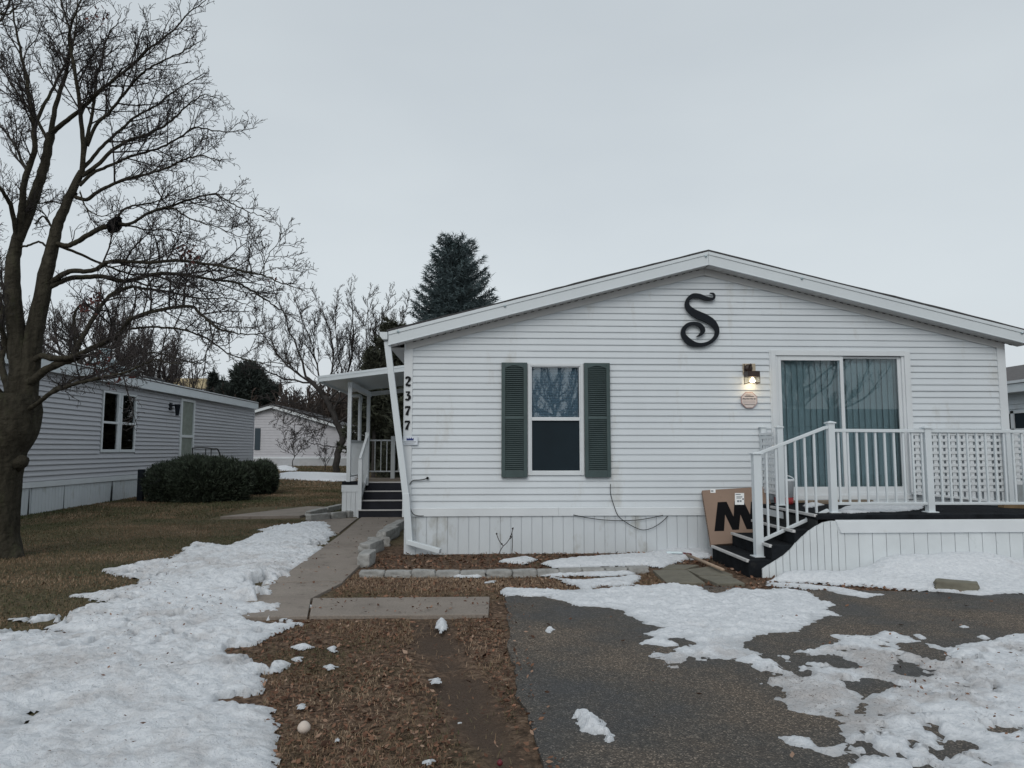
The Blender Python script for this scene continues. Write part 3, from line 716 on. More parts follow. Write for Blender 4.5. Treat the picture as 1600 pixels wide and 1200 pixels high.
# steps
sx = [2.88, 3.13, 3.39]; st = thing('x', (0,0,0), '', ''); bpy.data.objects.remove(st)
ST = MB(); ST.box(2.91, 3.64, -1.845, -0.66, -.05, 0.02); STO = ST.build('steps', M['carpet'], D)
for i, xx in enumerate(sx):
    zz = 0.155*(i+1)+0.01; b = MB(); b.box(xx, 3.635-.002*i, -1.855+.004*i, -0.64-.004*i, -0.04 if i == 0 else zz-.155, zz); b.build('step', M['carpet'], STO, bevel=0.006)
for i, xx in enumerate(sx+[3.635]):
    zz = 0.155*(i+1)+0.01 if i < 3 else DZ; b = MB(); b.box(xx-.022, xx+.012, -1.850, -0.655, zz-.022, zz+.007); b.build('nosing', M['nosing'], STO, bevel=0.003)
b = MB(); b.box(3.628, 3.6355, -1.0, -0.05, 0.52, 0.60); b.build('rim_board', M['white'], STO)
# railings
RY = -1.60
def post(px, top, base, y, wd, parent, cap=True):
    q = ay(px, top, y); z1 = q[2]; z0 = base
    b = MB(); b.box(q[0]-wd/2, q[0]+wd/2, y-wd/2, y+wd/2, z0, z1-.012); b.box(q[0]-wd*.85, q[0]+wd*.85, y-wd*.85, y+wd*.85, z0, z0+.012); po_ = b.build('post', M['white_metal'], parent, bevel=0.003)
    c = MB(); k = wd*.68; zz = z1-.012
    c.add([(q[0]-k,y-k,zz),(q[0]+k,y-k,zz),(q[0]+k,y+k,zz),(q[0]-k,y+k,zz),(q[0]-k,y-k,zz+.012),(q[0]+k,y-k,zz+.012),(q[0]+k,y+k,zz+.012),(q[0]-k,y+k,zz+.012),(q[0],y,zz+.03)],
          [(0,3,2,1),(0,1,5,4),(1,2,6,5),(2,3,7,6),(3,0,4,7),(4,5,8),(5,6,8),(6,7,8),(7,4,8)]); c.build('post_cap', M['white_metal'], parent)
    return q[0]
R1 = MB(); a0 = ay(1184, 709, RY); a1 = ay(1288, 668.5, RY); a2 = ay(1296, 667.5, RY)
R1.bar(a0, a1, 0.045, 0.034); R1.bar(a1-np.array((.006,0,0)), a2, 0.045, 0.034); R1o = R1.build('stair_railing', M['white_metal'], D, bevel=0.004)
b = MB(); b.bar(ay(1186, 846.5, RY), ay(1294, 797, RY), 0.042, 0.034); b.build('bottom_rail', M['white_metal'], R1o, bevel=0.004)
for i, px in enumerate((1201,1216,1231,1246,1261,1276)):
    t0 = (px-1186)/(1294-1186); q0 = ay(px, 846.5+(797-846.5)*t0, RY); q1 = ay(px, 709+(668.5-709)*(px-1184)/104, RY)
    b = MB(); b.box(q0[0]-.011, q0[0]+.011, RY-.011, RY+.011, q0[2], q1[2]); b.build('baluster', M['white_metal'], R1o)
post(1181, 708, 0.166, RY, 0.088, R1o)
R2 = MB(); zt2 = 1.555; zb2 = 0.742
x0 = post(1297, 660, DZ, RY, 0.072, R1o); R2.bar((x0,RY,zt2),(9.0,RY,zt2-.02),0.05,0.036); R2.bar((x0,RY,zb2),(9.0,RY,zb2-.01),0.04,0.03)
R2o = R2.build('front_railing', M['white_metal'], D, bevel=0.004)
xm2 = post(1447, 668, DZ, RY, 0.075, R2o); post(1640, 668, DZ, RY, 0.075, R2o)
x = x0+0.085
while x < 6.9:
    if abs(x-xm2) > 0.05:
        b = MB(); b.box(x-.0105, x+.0105, RY-.0105, RY+.0105, zb2, zt2-.01); b.build('baluster', M['white_metal'], R2o)
    x += 0.1065
# lattice panels
def lattice(mb, a, bvec, L, z0f, z1, pitch=0.083, wv=0.050):
    a = np.array(a, float); d = np.array(bvec, float); nrm = np.array([d[1], -d[0], 0])
    u = 0.0
    def strip(p, q, wdt, off, vertical):
        e = (d if vertical else np.array([0,0,1.0]))*wdt/2; o = nrm*off; t = nrm*0.006
        mb.hexa([p-e+o, p+e+o, p+e+o+t, p-e+o+t, q-e+o, q+e+o, q+e+o+t, q-e+o+t])
    while u < L:
        strip(a+d*u+np.array([0,0,z0f(u)]), a+d*u+np.array([0,0,z1]), wv, 0.0, True); u += pitch
    z = z1-0.02
    while z > z0f(0):
        u0 = 0.0
        uu = np.linspace(0, L, 80); ok = [t for t in uu if z0f(t) < z]
        if ok: strip(a+d*min(ok)+np.array([0,0,z]), a+d*max(ok)+np.array([0,0,z]), wv*0.75, 0.007, False)
        z -= pitch
LP = MB(); lattice(LP, (5.80,-0.075,0), (1,0,0), 1.26, lambda u: 0.77-0.10*u, 1.57)
LP.bar((5.78,-.085,.765),(7.1,-.085,.635),.03,.03); LP.bar((5.78,-.085,1.585),(7.1,-.085,1.575),.04,.03)
LPo = LP.build('lattice_panel', M['white'], D)
post(1573, 673, 0.5, -0.15, 0.09, LPo)
b = MB(); lattice(b, (7.16,-0.10,0), (1,0,0), 1.3, lambda u: 0.92, 1.58); b.build('lattice', M['white'], LPo)
b = MB(); b.bar((7.16,-.10,.9),(8.5,-.10,.88),.03,.05); b.bar((5.9,-.10,.60),(7.2,-.10,.5),.03,.05); b.build('rail', M['white'], LPo)
LQ = MB(); xq = 3.77; lattice(LQ, (xq,-0.06,0), (0,-1,0), 0.44, lambda u: 0.80, 1.52); LQ.bar((xq,-.02,1.545),(xq,-.5,1.545),.04,.03); LQ.bar((xq,-.02,.79),(xq,-.5,.79),.03,.03)
LQo = LQ.build('side_lattice', M['white'], D)
for yy, px in ((-0.05, 1191.5), (-0.52, 1217)): post(px, 667, DZ, yy, 0.07, LQo)

# things on the deck
T_ = thing('plastic_tub', (3.90, -0.35, DZ), 'white and red plastic tub behind the small lattice beside the door', 'tub')
b = MB(); b.lathe((3.93,-.33,DZ), [(0,.10),(.02,.115),(.09,.118)], 18); b.build('base', M['red'], T_, smooth=True)
b = MB(); b.lathe((3.93,-.33,DZ+.092), [(0,.117),(.20,.128),(.205,.136),(.23,.136)], 18); b.build('body', M['white'], T_, smooth=True)
b = MB(); b.tube([(3.93+.135*math.cos(t), -.33-.03, DZ+.30+.07*math.sin(t)) for t in np.linspace(0, math.pi, 10)], .007, 6); b.build('handle', M['white'], T_, smooth=True)
for nm, p0, p1, zz, lab in (('plank', (4.05,-.14), (5.2,-.10), 0.02, 'brown weathered plank lying against the wall below the door'), ('plank', (4.25,-.30), (5.0,-.26), 0.012, 'short grey-brown plank lying on the deck in front of the longer plank')):
    b = MB(); b.bar((p0[0],p0[1],DZ+zz),(p1[0],p1[1],DZ+zz+.005),.13,.024); tag(b.build(nm, M['board'], bevel=.003), lab, 'plank')
b = MB(); b.bar((6.65,-.55,DZ-.0),(7.4,-.5,DZ-.03),.1,.07); tag(b.build('timber_offcut', mat('raw_timber', (.22,.15,.08), .8, .2, 8), bevel=.003), 'raw brown timber offcut lying on the deck at the far right', 'timber')

# cardboard box on the first step
A = az(1111, 852, 0.17); A = np.array([A[0]+.02, -0.60, 0.168]); TL = np.array([2.80, -0.06, 0.875])
TL = ay(1097, 766, -0.10); ex = np.array([1.0, 0.03, 0.055]); ex /= np.linalg.norm(ex); BW = 0.88
up_ = TL-A; nrm = np.cross(ex, up_); nrm /= np.linalg.norm(nrm); 
if nrm[1] > 0: nrm = -nrm
BX = thing('cardboard_box', A, 'flat brown cardboard box printed with black M leaning on the steps', 'box')
b = MB(); b.hexa([A, A+ex*BW, A+ex*BW-nrm*.055, A-nrm*.055, TL, TL+ex*BW, TL+ex*BW-nrm*.055, TL-nrm*.055]); b.build('carton', M['card'], BX, bevel=.006)
def onbox(px, py, off=0.0012):
    d = ray(px, py); t = ((A+nrm*off-CAM)@nrm)/(d@nrm); return CAM+d*t
mp = [(572,675),(610,335),(715,330),(797,505),(806,325),(915,325),(990,480),(1000,330),(1105,330),(1065,650),(950,652),(877,480),(860,657),(783,660),(697,480),(685,672)]
b = MB(); b.prism([onbox(1040+x/7.5, 740+y/7.5) for x, y in mp], nrm*0.0008); b.build('printed_letter', M['ink'], BX)
for k, (r, m_) in enumerate((((525,183,585,225), 'label'), ((812,228,920,365), 'label'), ((820,240,880,250), 'ink2'), ((830,268,900,278), 'ink2'), ((830,285,885,292), 'ink2'), ((838,312,862,334), 'ink2'), ((868,312,890,332), 'ink2'), ((900,290,915,306), 'ink'), ((532,196,560,212), 'ink2'))):
    x0, y0, x1, y1 = r; o_ = .0024 if k < 2 else .0036
    b = MB(); b.prism([onbox(1040+x/7.5, 740+y/7.5, o_) for x, y in ((x0,y1),(x1,y1),(x1,y0),(x0,y0))], nrm*.0006); b.build('sticker' if k < 2 else 'sticker_print', M[m_], BX)
b = MB(); sdir = -ex
for k in range(16):
    t0 = .12+.045*k; c = A+up_*t0-nrm*.028+sdir*.001; h = .010+.008*random.random()
    b.prism([c-nrm*.008, c+nrm*.008, c+nrm*.008+up_/np.linalg.norm(up_)*h, c-nrm*.008+up_/np.linalg.norm(up_)*h], sdir*.001)
b.build('side_print', M['ink'], BX)

# garden scraper lying by the steps
GS = thing('garden_scraper', (2.6,-.5,0), 'hand scraper with pale wooden shaft and dark red collar lying on pavers', 'scraper')
b = MB(); b.tube([az(1072.5,866.5,.04), az(1100,878,.05), az(1130,890.5,.06)], [.018,.019,.017], 10); b.build('shaft', M['wood'], GS, smooth=True)
b = MB(); q = az(1071,866.3,.035); b.bar(q+np.array((-.06,.03,.0)), q+np.array((.05,-.07,0)), .06, .045); b.build('collar', M['darkred'], GS, bevel=.01)
b = MB(); q0 = az(1041,866.5,.03); q1 = az(1066,867,.03); b.bar(q0, q1, .14, .03, (0,.5,.8)); b.build('blade', M['galv'], GS, bevel=.004)

# pavers, edging blocks, brick
def flat_stone(nm, pts, h, lab, grp, m_='paver', z0=0.0):
    b = MB(); P = [az(px, py, h) for px, py in pts]; b.prism([(p[0], p[1], z0-.02) for p in P][::-1] if False else [(p[0], p[1], z0-.02) for p in P], (0,0,h+.02-z0))
    tag(b.build(nm, M[m_], bevel=.006), lab, nm.replace('_', ' '), grp)
for pts, lab in (([(1042,910),(1101.5,910),(1073,890),(1020,890.5)], 'large olive square paver nearest the white snow, left front one'), ([(1093,899),(1145,897.5),(1112,884.5),(1073,889.5)], 'grey paver in the middle, under end of the wooden shaft'),
                 ([(1121,911.5),(1164,911),(1140,899),(1092,900)], 'grey paver at front right of the group, nearest the steps skirt'), ([(1032,889),(1071,888.6),(1092,882.5),(1046,881.5)], 'paver at the back partly under snow by the scraper')):
    flat_stone('paver', pts, 0.022, lab, 'pavers before the deck steps')
def lump(b, c, s, rz, seed, flat=0.6):
    """rough cast block: a subdivided box pushed by noise"""
    r = np.random.default_rng(seed); n = 9
    for ax_ in range(3):
        for sg in (-1, 1):
            u, v = np.meshgrid(np.linspace(-1, 1, n), np.linspace(-1, 1, n)); P = np.zeros((n, n, 3)); o = [i for i in range(3) if i != ax_]
            P[..., ax_] = sg; P[..., o[0]] = u; P[..., o[1]] = v*(1 if sg > 0 else -1)*(1 if ax_ != 1 else -1)
            q = P.reshape(-1, 3); rr = (np.abs(q)**12).sum(1)**(1/12); q = q/rr[:, None]
            nz_ = vnoise(q[:,0]*1.7+q[:,2]*2.1+seed, q[:,1]*1.9-q[:,2]*1.3, seed)
            q = q*(1+0.16*(nz_[:, None]-.5)+.10*(vnoise(q[:,0]*6+q[:,2]*5+seed, q[:,1]*6-q[:,2]*4, seed+3)[:, None]-.5)); q = q*np.array(s)/2
            ca, sa = math.cos(rz), math.sin(rz); q = np.stack([q[:,0]*ca-q[:,1]*sa, q[:,0]*sa+q[:,1]*ca, q[:,2]], -1)+np.array(c)
            I = np.arange(n-1)[:, None]*n+np.arange(n-1)[None, :]; b.add_np(q, np.stack([I, I+1, I+n+1, I+n], -1).reshape(-1, 4))
ed = [602,644,681,720,760,800,838,872,908,944,980,1012]
prev = 562
where = ['leftmost in the row, beside the walk', 'second from the walk', 'third from the walk', 'fourth from the walk', 'fifth from the walk', 'below the left shutter', 'below the window', 'below the right shutter', 'just right of the window', 'under the drooping cable', 'mostly hidden by snow', 'at the right end by the pavers']
for k, px in enumerate(ed):
    a = az(prev, 892, 0.05); c = az(px, 892 if px < 800 else 892-6*(px-800)/212, 0.05); a = az(prev, 892 if prev < 800 else 892-6*(prev-800)/212, .05)
    b = MB(); lump(b, ((a[0]+c[0])/2, (a[1]+c[1])/2, 0.012+.008*random.random()), (abs(c[0]-a[0])-.006, .12, .085), math.atan2(c[1]-a[1], c[0]-a[0])+random.uniform(-.03,.03), 50+k)
    tag(b.build('edging_block', M['block'], smooth=True), 'low grey concrete edging block before the house bed, '+where[k], 'edging block', 'edging blocks along the front bed')
    prev = px
prev = None
for k, (px, py, sx_, sy_, h, rz, lab) in enumerate(((573,874,.15,.42,.16,-.05,'largest end block, standing where walk and front bed meet'), (581,856,.16,.60,.16,-.2,'block behind the largest end one'), (592,846,.3,.16,.13,.2,'low block lying across before the curved border'),
        (607,836,.15,.9,.17,-.12,'curved block beside the walk near the downspout'), (617,825,.15,1.4,.15,-.08,'long far block beside the walk towards porch steps'))):
    q = az(px, py, 0.05); b = MB(); lump(b, (q[0], q[1], h/2-.02), (sx_, sy_, h), rz, 80+k); tag(b.build('edging_block', M['block'], smooth=True), 'rough pale concrete edging, '+lab, 'edging block', 'edging blocks beside the walk')
for k, (a, c, lab) in enumerate((((481,809),(514,805.5),'left front one of the porch bed'), ((515,805.5),(540,803),'middle front one of the porch bed'), ((541,803),(563,800.5),'right front one against the porch steps'), ((481,803),(508,797),'back one curving left behind the porch bed'), ((508,797),(535,791),'back one meeting the porch skirt'))):
    p = az(*a, .07); q = az(*c, .07); b = MB(); L_ = float(np.linalg.norm((q-p)[:2])); lump(b, ((p[0]+q[0])/2, (p[1]+q[1])/2, .05), (L_-.02, .13, .15), math.atan2(q[1]-p[1], q[0]-p[0]), 95+k)
    tag(b.build('edging_block', M['block'], smooth=True), 'pale concrete edging block, '+lab, 'edging block', 'edging blocks around the porch bed')
b = MB(); p = az(1467,907,.09); q = az(1521,916,.06); lump(b, ((p[0]+q[0])/2, (p[1]+q[1])/2, .05), (.36,.15,.10), -.55, 7); tag(b.build('stone_block', mat('mossy_block', (.17,.16,.125), .9, .2, 8, .4), smooth=True), 'worn brown concrete block resting in the snow drift before the deck', 'block')
b = MB(); q = az(475,1136,.03); b.lathe(q-np.array((0,0,.03)), [(0,.005),(.006,.018),(.018,.029),(.03,.031),(.042,.026),(.054,.014),(.058,.004)], 14); tag(b.build('ball', M['ball'], smooth=True), 'small pale ball lying in the brown grass next to snow edge', 'ball')
b = MB(); q = az(781,1189,.02); b.lathe(q-np.array((0,0,.02)), [(0,.006),(.008,.013),(.018,.012),(.026,.004)], 10); tag(b.build('red_ornament', M['darkred'], smooth=True), 'tiny red bauble lying at the bottom edge beside the asphalt', 'ornament')

# ------------------------------------------------------------------ SIDE PORCH
PY0, PZ, PXL = 5.2, 0.66, -2.72
PO = thing('side_porch', (-1.85, 6.5, 0), 'covered white porch with flat awning roof and dark steps on house left side', 'porch')
b = MB(); b.box(PXL, XL-.03, 5.85, 8.3, PZ-.05, PZ); b.box(PXL, -2.37, PY0, 5.85, PZ-.03, PZ+.02); b.build('floor', M['board'], PO)
b = MB()
for i in range(4):
    x = PXL+.088*i; b.box(x+.002, x+.085, PY0-.004, PY0+.02, -.02, .50)
for i in range(30):
    y = PY0+.1*i; b.box(PXL-.004, PXL+.02, y+.002, y+.097, -.02, .5)
b.box(PXL-.015, -2.365, PY0-.016, PY0+.01, .50, .635); b.box(PXL-.015, PXL+.01, PY0+.011, 8.3, .50, .635); b.build('skirt', M['white'], PO)
b = MB(); b.box(PXL-.01, -2.36, PY0-.008, PY0+.3, .636, .70); b.build('edge_carpet', M['carpet'], PO)
for i in range(4):
    y = 5.0+.27*i; zz = .15+.17*i; b = MB(); b.box(-2.36+.002*i, XL-.05, y, 5.9-.003*i, zz-.17 if i else -.03, zz-.012); so_ = b.build('step', M['navy'], PO)
    n_ = MB(); n_.box(-2.37, XL-.05, y-.02, y+.05, zz-.011, zz+.012); n_.build('nosing', M['nosing'], so_)
RY0, RY1 = 4.9, 8.1; zr = lambda x: 2.735+(x+3.17)*0.132
b = MB(); b.prism([(-3.18,RY0,zr(-3.18)-.055),(XL-.03,RY0,zr(XL)-.065),(XL-.03,RY0,zr(XL)+.065),(-3.18,RY0,zr(-3.18)+.065)], (0,.03,0))
b.prism([(-3.18,RY0-.008,zr(-3.18)+.02),(XL-.03,RY0-.008,zr(XL)+.02),(XL-.03,RY0-.008,zr(XL)+.028),(-3.18,RY0-.008,zr(-3.18)+.028)], (0,.008,0))
b.prism([(-3.17,RY0+.03,zr(-3.17)-.02),(XL-.03,RY0+.03,zr(XL)-.02),(XL-.03,RY0+.03,zr(XL)+.045),(-3.17,RY0+.03,zr(-3.17)+.045)], (0,RY1-RY0,0))
b.box(-3.20,-3.17,RY0,RY1+.03,zr(-3.18)-.06,zr(-3.18)+.066); b.build('awning_roof', M['white_metal'], PO, bevel=.003)
b = MB(); b.bar((-2.62,5.25,2.66),(-2.62,7.95,2.66),.09,.11); b.bar((-2.62,8.05,2.68),(XL-.05,8.05,2.86),.05,.10); b.build('beam', M['white'], PO)
for yy in (5.25, 7.75):
    b = MB(); b.box(-2.65, -2.575, yy-.04, yy+.04, .66, 2.61); b.build('post', M['white'], PO, bevel=.003)
b = MB(); C = catmull([(-3.0,7.9,2.62),(-2.8,7.7,2.60),(-2.75,7.4,2.45),(-2.74,7.3,2.2),(-2.74,7.3,.7)], 5); b.tube(C, .04, 8); b.build('downspout', M['white'], PO, smooth=True)
rl = MB(); rl.bar((-2.61,5.29,1.52),(-2.61,7.7,1.52),.045,.035); rl.bar((-2.61,5.29,.80),(-2.61,7.7,.80),.035,.03); rl.bar((-2.58,7.8,1.56),(XL-.6,7.8,1.56),.045,.035); rl.bar((-2.58,7.8,.83),(XL-.6,7.8,.83),.035,.03)
rlo = rl.build('railing', M['white'], PO)
for i in range(20): 
    y = 5.4+.115*i; b = MB(); b.box(-2.62,-2.60,y-.01,y+.01,.80,1.52); b.build('baluster', M['white'], rlo)
for i in range(8):
    x = -2.45+.14*i; b = MB(); b.box(x-.01,x+.01,7.79,7.81,.83,1.56); b.build('baluster', M['white'], rlo)
b = MB(); b.box(-2.07,-1.98,7.74,7.86,.66,1.66); b.box(-1.66,-1.57,7.74,7.86,.66,1.66); b.build('newel', M['white'], rlo)
hr = MB(); P1 = np.array([-2.33,5.75,1.62]); P0 = np.array([-2.35,5.02,1.15]); hr.bar(P0, P1, .05, .04); hr.bar((-2.35,5.05,.28),(-2.33,5.75,.78),.035,.03); hr.box(-2.385,-2.31,5.02,5.09,-.02,1.15); hr.box(-2.37,-2.29,5.74,5.82,.6,1.70)
hro = hr.build('handrail', M['white'], PO)
for i in range(1, 5):
    t = i/5; q = P0*(1-t)+P1*t; b = MB(); b.box(q[0]-.01,q[0]+.01,q[1]-.01,q[1]+.01,.28+.5*t,q[2]); b.build('baluster', M['white'], hro)

# ------------------------------------------------------------------ NEIGHBOUR HOUSE (left)
NX = -9.25; NY0, NY1 = -3.0, 20.75
N = thing('manufactured_house', (NX-2.5, 9, 0), 'long grey sided mobile home behind the bare maple on the left', 'house')
b = MB(); nw = None
def nsegs_factory(openings):
    def f(z):
        if z > 3.0: return None
        out = []; cur = NY0
        for (a, c, za, zb) in openings:
            if za < z+.05 < zb: out.append(((cur, cur), (a, a))); cur = c
        out.append(((cur, cur), (NY1, NY1))); return out
    return f
NWIN = (8.60, 10.42, 1.275, 2.80); NDOOR = (13.30, 14.42, 0.70, 2.93)
siding(b, (NX,0,0), (0,1,0), (1,0,0), nsegs_factory([NWIN, NDOOR]), 0.68, 0.112, 0.034, seed=9)
b.box(NX-.1, NX-.002, NY0, NWIN[0], .3, 3.08); b.box(NX-.1, NX-.002, NWIN[1], NDOOR[0], .3, 3.08); b.box(NX-.1, NX-.002, NDOOR[1], NY1-.01, .3, 3.08)
b.box(NX-.1, NX-.002, NWIN[0], NWIN[1], .3, NWIN[2]); b.box(NX-.1, NX-.002, NWIN[0], NWIN[1], NWIN[3], 3.08); b.box(NX-.1, NX-.002, NDOOR[0], NDOOR[1], NDOOR[3], 3.08)
b.box(NX-4.6, NX-.11, NY1-.1, NY1-.02, .3, 3.1); b.box(NX-4.6, NX-.11, NY0, NY0+.1, .3, 3.1)
b.build('wall', M['siding_grey'], N)
b = MB(); b.box(NX-.02, NX+.028, NY1-.09, NY1+.02, .5, 3.05); b.build('corner_post', M['siding_grey'], N)
b = MB(); b.box(NX, NX+.05, NY0, NY1, .555, .672); b.build('skirt_trim', M['white'], N)
b = MB(); y = NY0; seq = random.Random(4)
while y < NY1:
    lean = 0.0
    L_ = 0.12; 
    if abs(y-5.9) < .1 or abs(y-9.25) < .1: lean = 0.06; L_ = 0.085
    b.hexa([(NX-.02,y,-.05),(NX+.03,y+.004,-.05),(NX+.03,y+L_-.004,-.05),(NX-.02,y+L_,-.05),(NX-.02,y,.556),(NX+.02,y+.004+lean*.3,.556),(NX+.02,y+L_-.004,.556),(NX-.02,y+L_,.556)]); y += 0.12
b.build('skirting', M['skirt'], N)
b = MB()
for yy, wd in ((5.86,.06),(7.15,.03),(9.20,.10),(9.28,.05)):
    b.hexa([(NX+.031,yy,-.02),(NX+.031,yy+wd,-.02),(NX+.034,yy+wd,-.02),(NX+.034,yy,-.02),(NX+.021,yy+wd*.9,.55),(NX+.021,yy+wd,.55),(NX+.024,yy+wd,.55),(NX+.024,yy+wd*.9,.55)])
b.build('skirt_gap', M['dark'], N)
b = MB(); b.box(NX+.16, NX+.20, NY0-.2, NY1-.1, 2.99, 3.24); b.box(NX-.005, NX+.16, NY0, NY1-.1, 3.0, 3.02); b.build('eave_fascia', M['white_metal'], N)
b = MB(); b.prism([(NX+.21,NY0-.25,3.245),(NX-2.5,NY0-.25,3.62),(NX-5.2,NY0-.25,3.245),(NX-5.2,NY0-.25,3.22),(NX+.21,NY0-.25,3.22)], (0,NY1-NY0+.15,0)); b.build('roof', M['shingle2'], N)
b = MB(); b.box(NX+.15, NX+.215, NY0-.2, NY1-.12, 3.246, 3.275); b.build('roof_edge_snow', M['white'], N)
b = MB()
for k in range(2):
    a = NWIN[0]+.03+k*.93; frame_y = (a, a+.83)
    for y0, y1, z0, z1 in ((a,a+.06,NWIN[2],NWIN[3]),(a+.77,a+.83,NWIN[2],NWIN[3]),(a+.06,a+.77,NWIN[3]-.05,NWIN[3]),(a+.06,a+.77,NWIN[2],NWIN[2]+.07),(a+.06,a+.77,1.99,2.045)): b.box(NX-.02, NX+.045, y0, y1, z0, z1)
b.box(NX-.02, NX+.03, NWIN[0]+.86, NWIN[0]+.96, NWIN[2], NWIN[3]); wo = b.build('window', M['white'], N)
for k in range(2):
    a = NWIN[0]+.09+k*.93; b = MB(); b.box(NX-.004, NX, a, a+.71, 2.04, NWIN[3]-.05); b.box(NX+.012, NX+.016, a, a+.71, NWIN[2]+.06, 2.0); b.build('pane', M['glass2'], wo)
b = MB(); b.box(NX-.12, NX-.10, NWIN[0], NWIN[0]+.25, 1.3, 2.8); b.box(NX-.12, NX-.10, NWIN[0]+1.0, NWIN[0]+1.2, 1.3, 2.8); b.box(NX-.6, NX-.58, NWIN[0]-.3, NWIN[1]+.3, 1.2, 2.9); b.build('curtain', M['sheer'], wo)
b = MB()
for y0, y1, z0, z1 in ((NDOOR[0],NDOOR[0]+.13,.7,2.93),(NDOOR[1]-.10,NDOOR[1],.7,2.93),(NDOOR[0]+.13,NDOOR[1]-.1,2.85,2.93),(NDOOR[0]+.13,NDOOR[1]-.1,1.72,1.80)): b.box(NX-.02, NX+.05, y0, y1, z0, z1)
do = b.build('door', M['white'], N)
b = MB(); b.box(NX+.005, NX+.012, NDOOR[0]+.13, NDOOR[1]-.10, .75, 2.86); b.build('glazing', M['sheer2'], do)
nl = ax(272, 638, NX+.1)
b = MB(); b.box(NX+.01, NX+.06, nl[1]-.18, nl[1]-.02, nl[2]-.05, nl[2]+.16); b.tube([(NX+.04,nl[1]-.1,nl[2]+.08),(NX+.2,nl[1]-.0,nl[2]+.10)], .025, 8); b.tube([(NX+.2,nl[1],nl[2]-.22),(NX+.2,nl[1],nl[2]+.12)], [.05,.09], 8)
tag(b.build('porch_light', M['black']), 'small dark wall light beside the neighbouring home narrow glass door', 'wall light')
# roof vents on neighbour
vq = ax(163, 572, NX-1.0); T_ = thing('roof_vent', (NX-1.0, vq[1], 3.4), 'pale blue metal exhaust vent with domed cap on left house roof', 'roof vent')
b = MB(); b.lathe((NX-1.0, vq[1], 3.40), [(0,.20),(.28,.20),(.29,.30),(.40,.30),(.44,.16),(.46,.12),(.62,.12),(.66,.17),(.70,.10)], 14); b.build('stack', M['galv'], T_)
b = MB(); b.lathe((NX-1.0, vq[1]+1.1, 3.42), [(0,.10),(.20,.10),(.21,.34),(.26,.30),(.30,.1)], 12); b.tube([(NX-1,vq[1]+.3,3.6),(NX-1,vq[1]+.8,3.7)], .05, 8); b.build('side_cap', M['galv'], T_)
vq2 = ax(234, 590, NX-1.2); b = MB(); b.box(NX-1.7, NX-1.0, vq2[1]-.6, vq2[1]+.7, 3.38, 3.62); tag(b.build('roof_hatch', M['shingle'], bevel=.03), 'low dark box vent on the left house roof ridge', 'roof vent')
# gas meter
gq = ag(219, 783); T_ = thing('gas_meter', (gq[0], gq[1], 0), 'dark gas meter on a post between left house skirting and bush', 'gas meter')
b = MB(); b.box(gq[0]-.07, gq[0]+.07, gq[1]-.05, gq[1]+.05, -.02, .85); b.build('post', M['black'], T_)
b = MB(); b.lathe((gq[0]+.38, gq[1], .38), [(0,.10),(.04,.19),(.22,.19),(.27,.10)], 12); b.tube([(gq[0]+.05,gq[1],.75),(gq[0]+.38,gq[1],.75),(gq[0]+.38,gq[1],.6)], .025, 6); b.tube([(gq[0]+.5,gq[1],.5),(gq[0]+.5,gq[1],-.02)], .02, 6); b.build('meter', mat('meter_grey', (.06,.07,.075), .5), T_, smooth=True)
# arched hand rail by neighbour's door
h0 = ax(300, 725, -8.3); b = MB(); zA = ax(320, 700, -8.3)[2]; y0_, y1_ = h0[1], ax(347, 712, -8.3)[1]
b.tube(catmull([(-8.3,y0_,.2),(-8.3,y0_,zA-.15),(-8.3,y0_+.15,zA),(-8.3,y1_-.9,zA-.02),(-8.3,y1_-.25,zA-.15),(-8.3,y1_+.3,.2)], 6), .022, 6)
b.tube([(-8.3,(y0_+y1_)/2-.2,.2),(-8.3,(y0_+y1_)/2-.2,zA-.02)], .015, 6); b.tube([(-8.3,(y0_+y1_)/2+.25,.2),(-8.3,(y0_+y1_)/2+.25,zA-.03)], .015, 6)
tag(b.build('hand_rail', M['wire']), 'arched dark metal hand rail rising behind the evergreen bush', 'hand rail')

# ------------------------------------------------------------------ far houses
FY = 34.0; gf = float(gz(0, FY))
A0 = ay(426, 633.5, FY); SL = 0.30
FH = thing('manufactured_house', (A0[0], FY+4, gf), 'small distant white gabled home seen between left house and porch', 'house')
xl = ay(392, 690, FY)[0]; xr = A0[0]+5.6; ztop = lambda x: A0[2]-.15-SL*abs(x-A0[0])
b = MB()
def fsegs(z):
    if z > A0[2]-.5: return None
    hw = (A0[2]-.25-z)/SL; return [((max(xl, A0[0]-hw), max(xl, A0[0]-hw)), (min(xr, A0[0]+hw), min(xr, A0[0]+hw)))]
siding(b, (0,FY,0), (1,0,0), (0,-1,0), fsegs, gf+.52, .16, .025, seams=False)
b.prism([(xl,FY+.01,gf-.1),(xr,FY+.01,gf-.1),(xr,FY+.01,ztop(xr)),(A0[0],FY+.01,ztop(A0[0])),(xl,FY+.01,ztop(xl))], (0,10,0)); b.build('wall', mat('far_siding', (.46,.46,.49), .6, .05), FH)
b = MB(); b.box(xl, xr, FY-.06, FY, gf-.1, gf+.44); b.build('skirting', mat('far_skirt', (.40,.41,.43), .6), FH)
b = MB(); b.box(xl, xr, FY-.08, FY, gf+.44, gf+.53)
for s in (-1, 1):
    xe = A0[0]+s*(5.9 if s > 0 else 1.6); b.prism([(A0[0],FY-.3,A0[2]-.16),(xe,FY-.3,A0[2]-.16-SL*abs(xe-A0[0])),(xe,FY-.3,A0[2]-SL*abs(xe-A0[0])),(A0[0],FY-.3,A0[2])], (0,.1,0))
b.build('fascia', M['white'], FH)
b = MB(); xe = A0[0]+5.9; xw = A0[0]-1.6
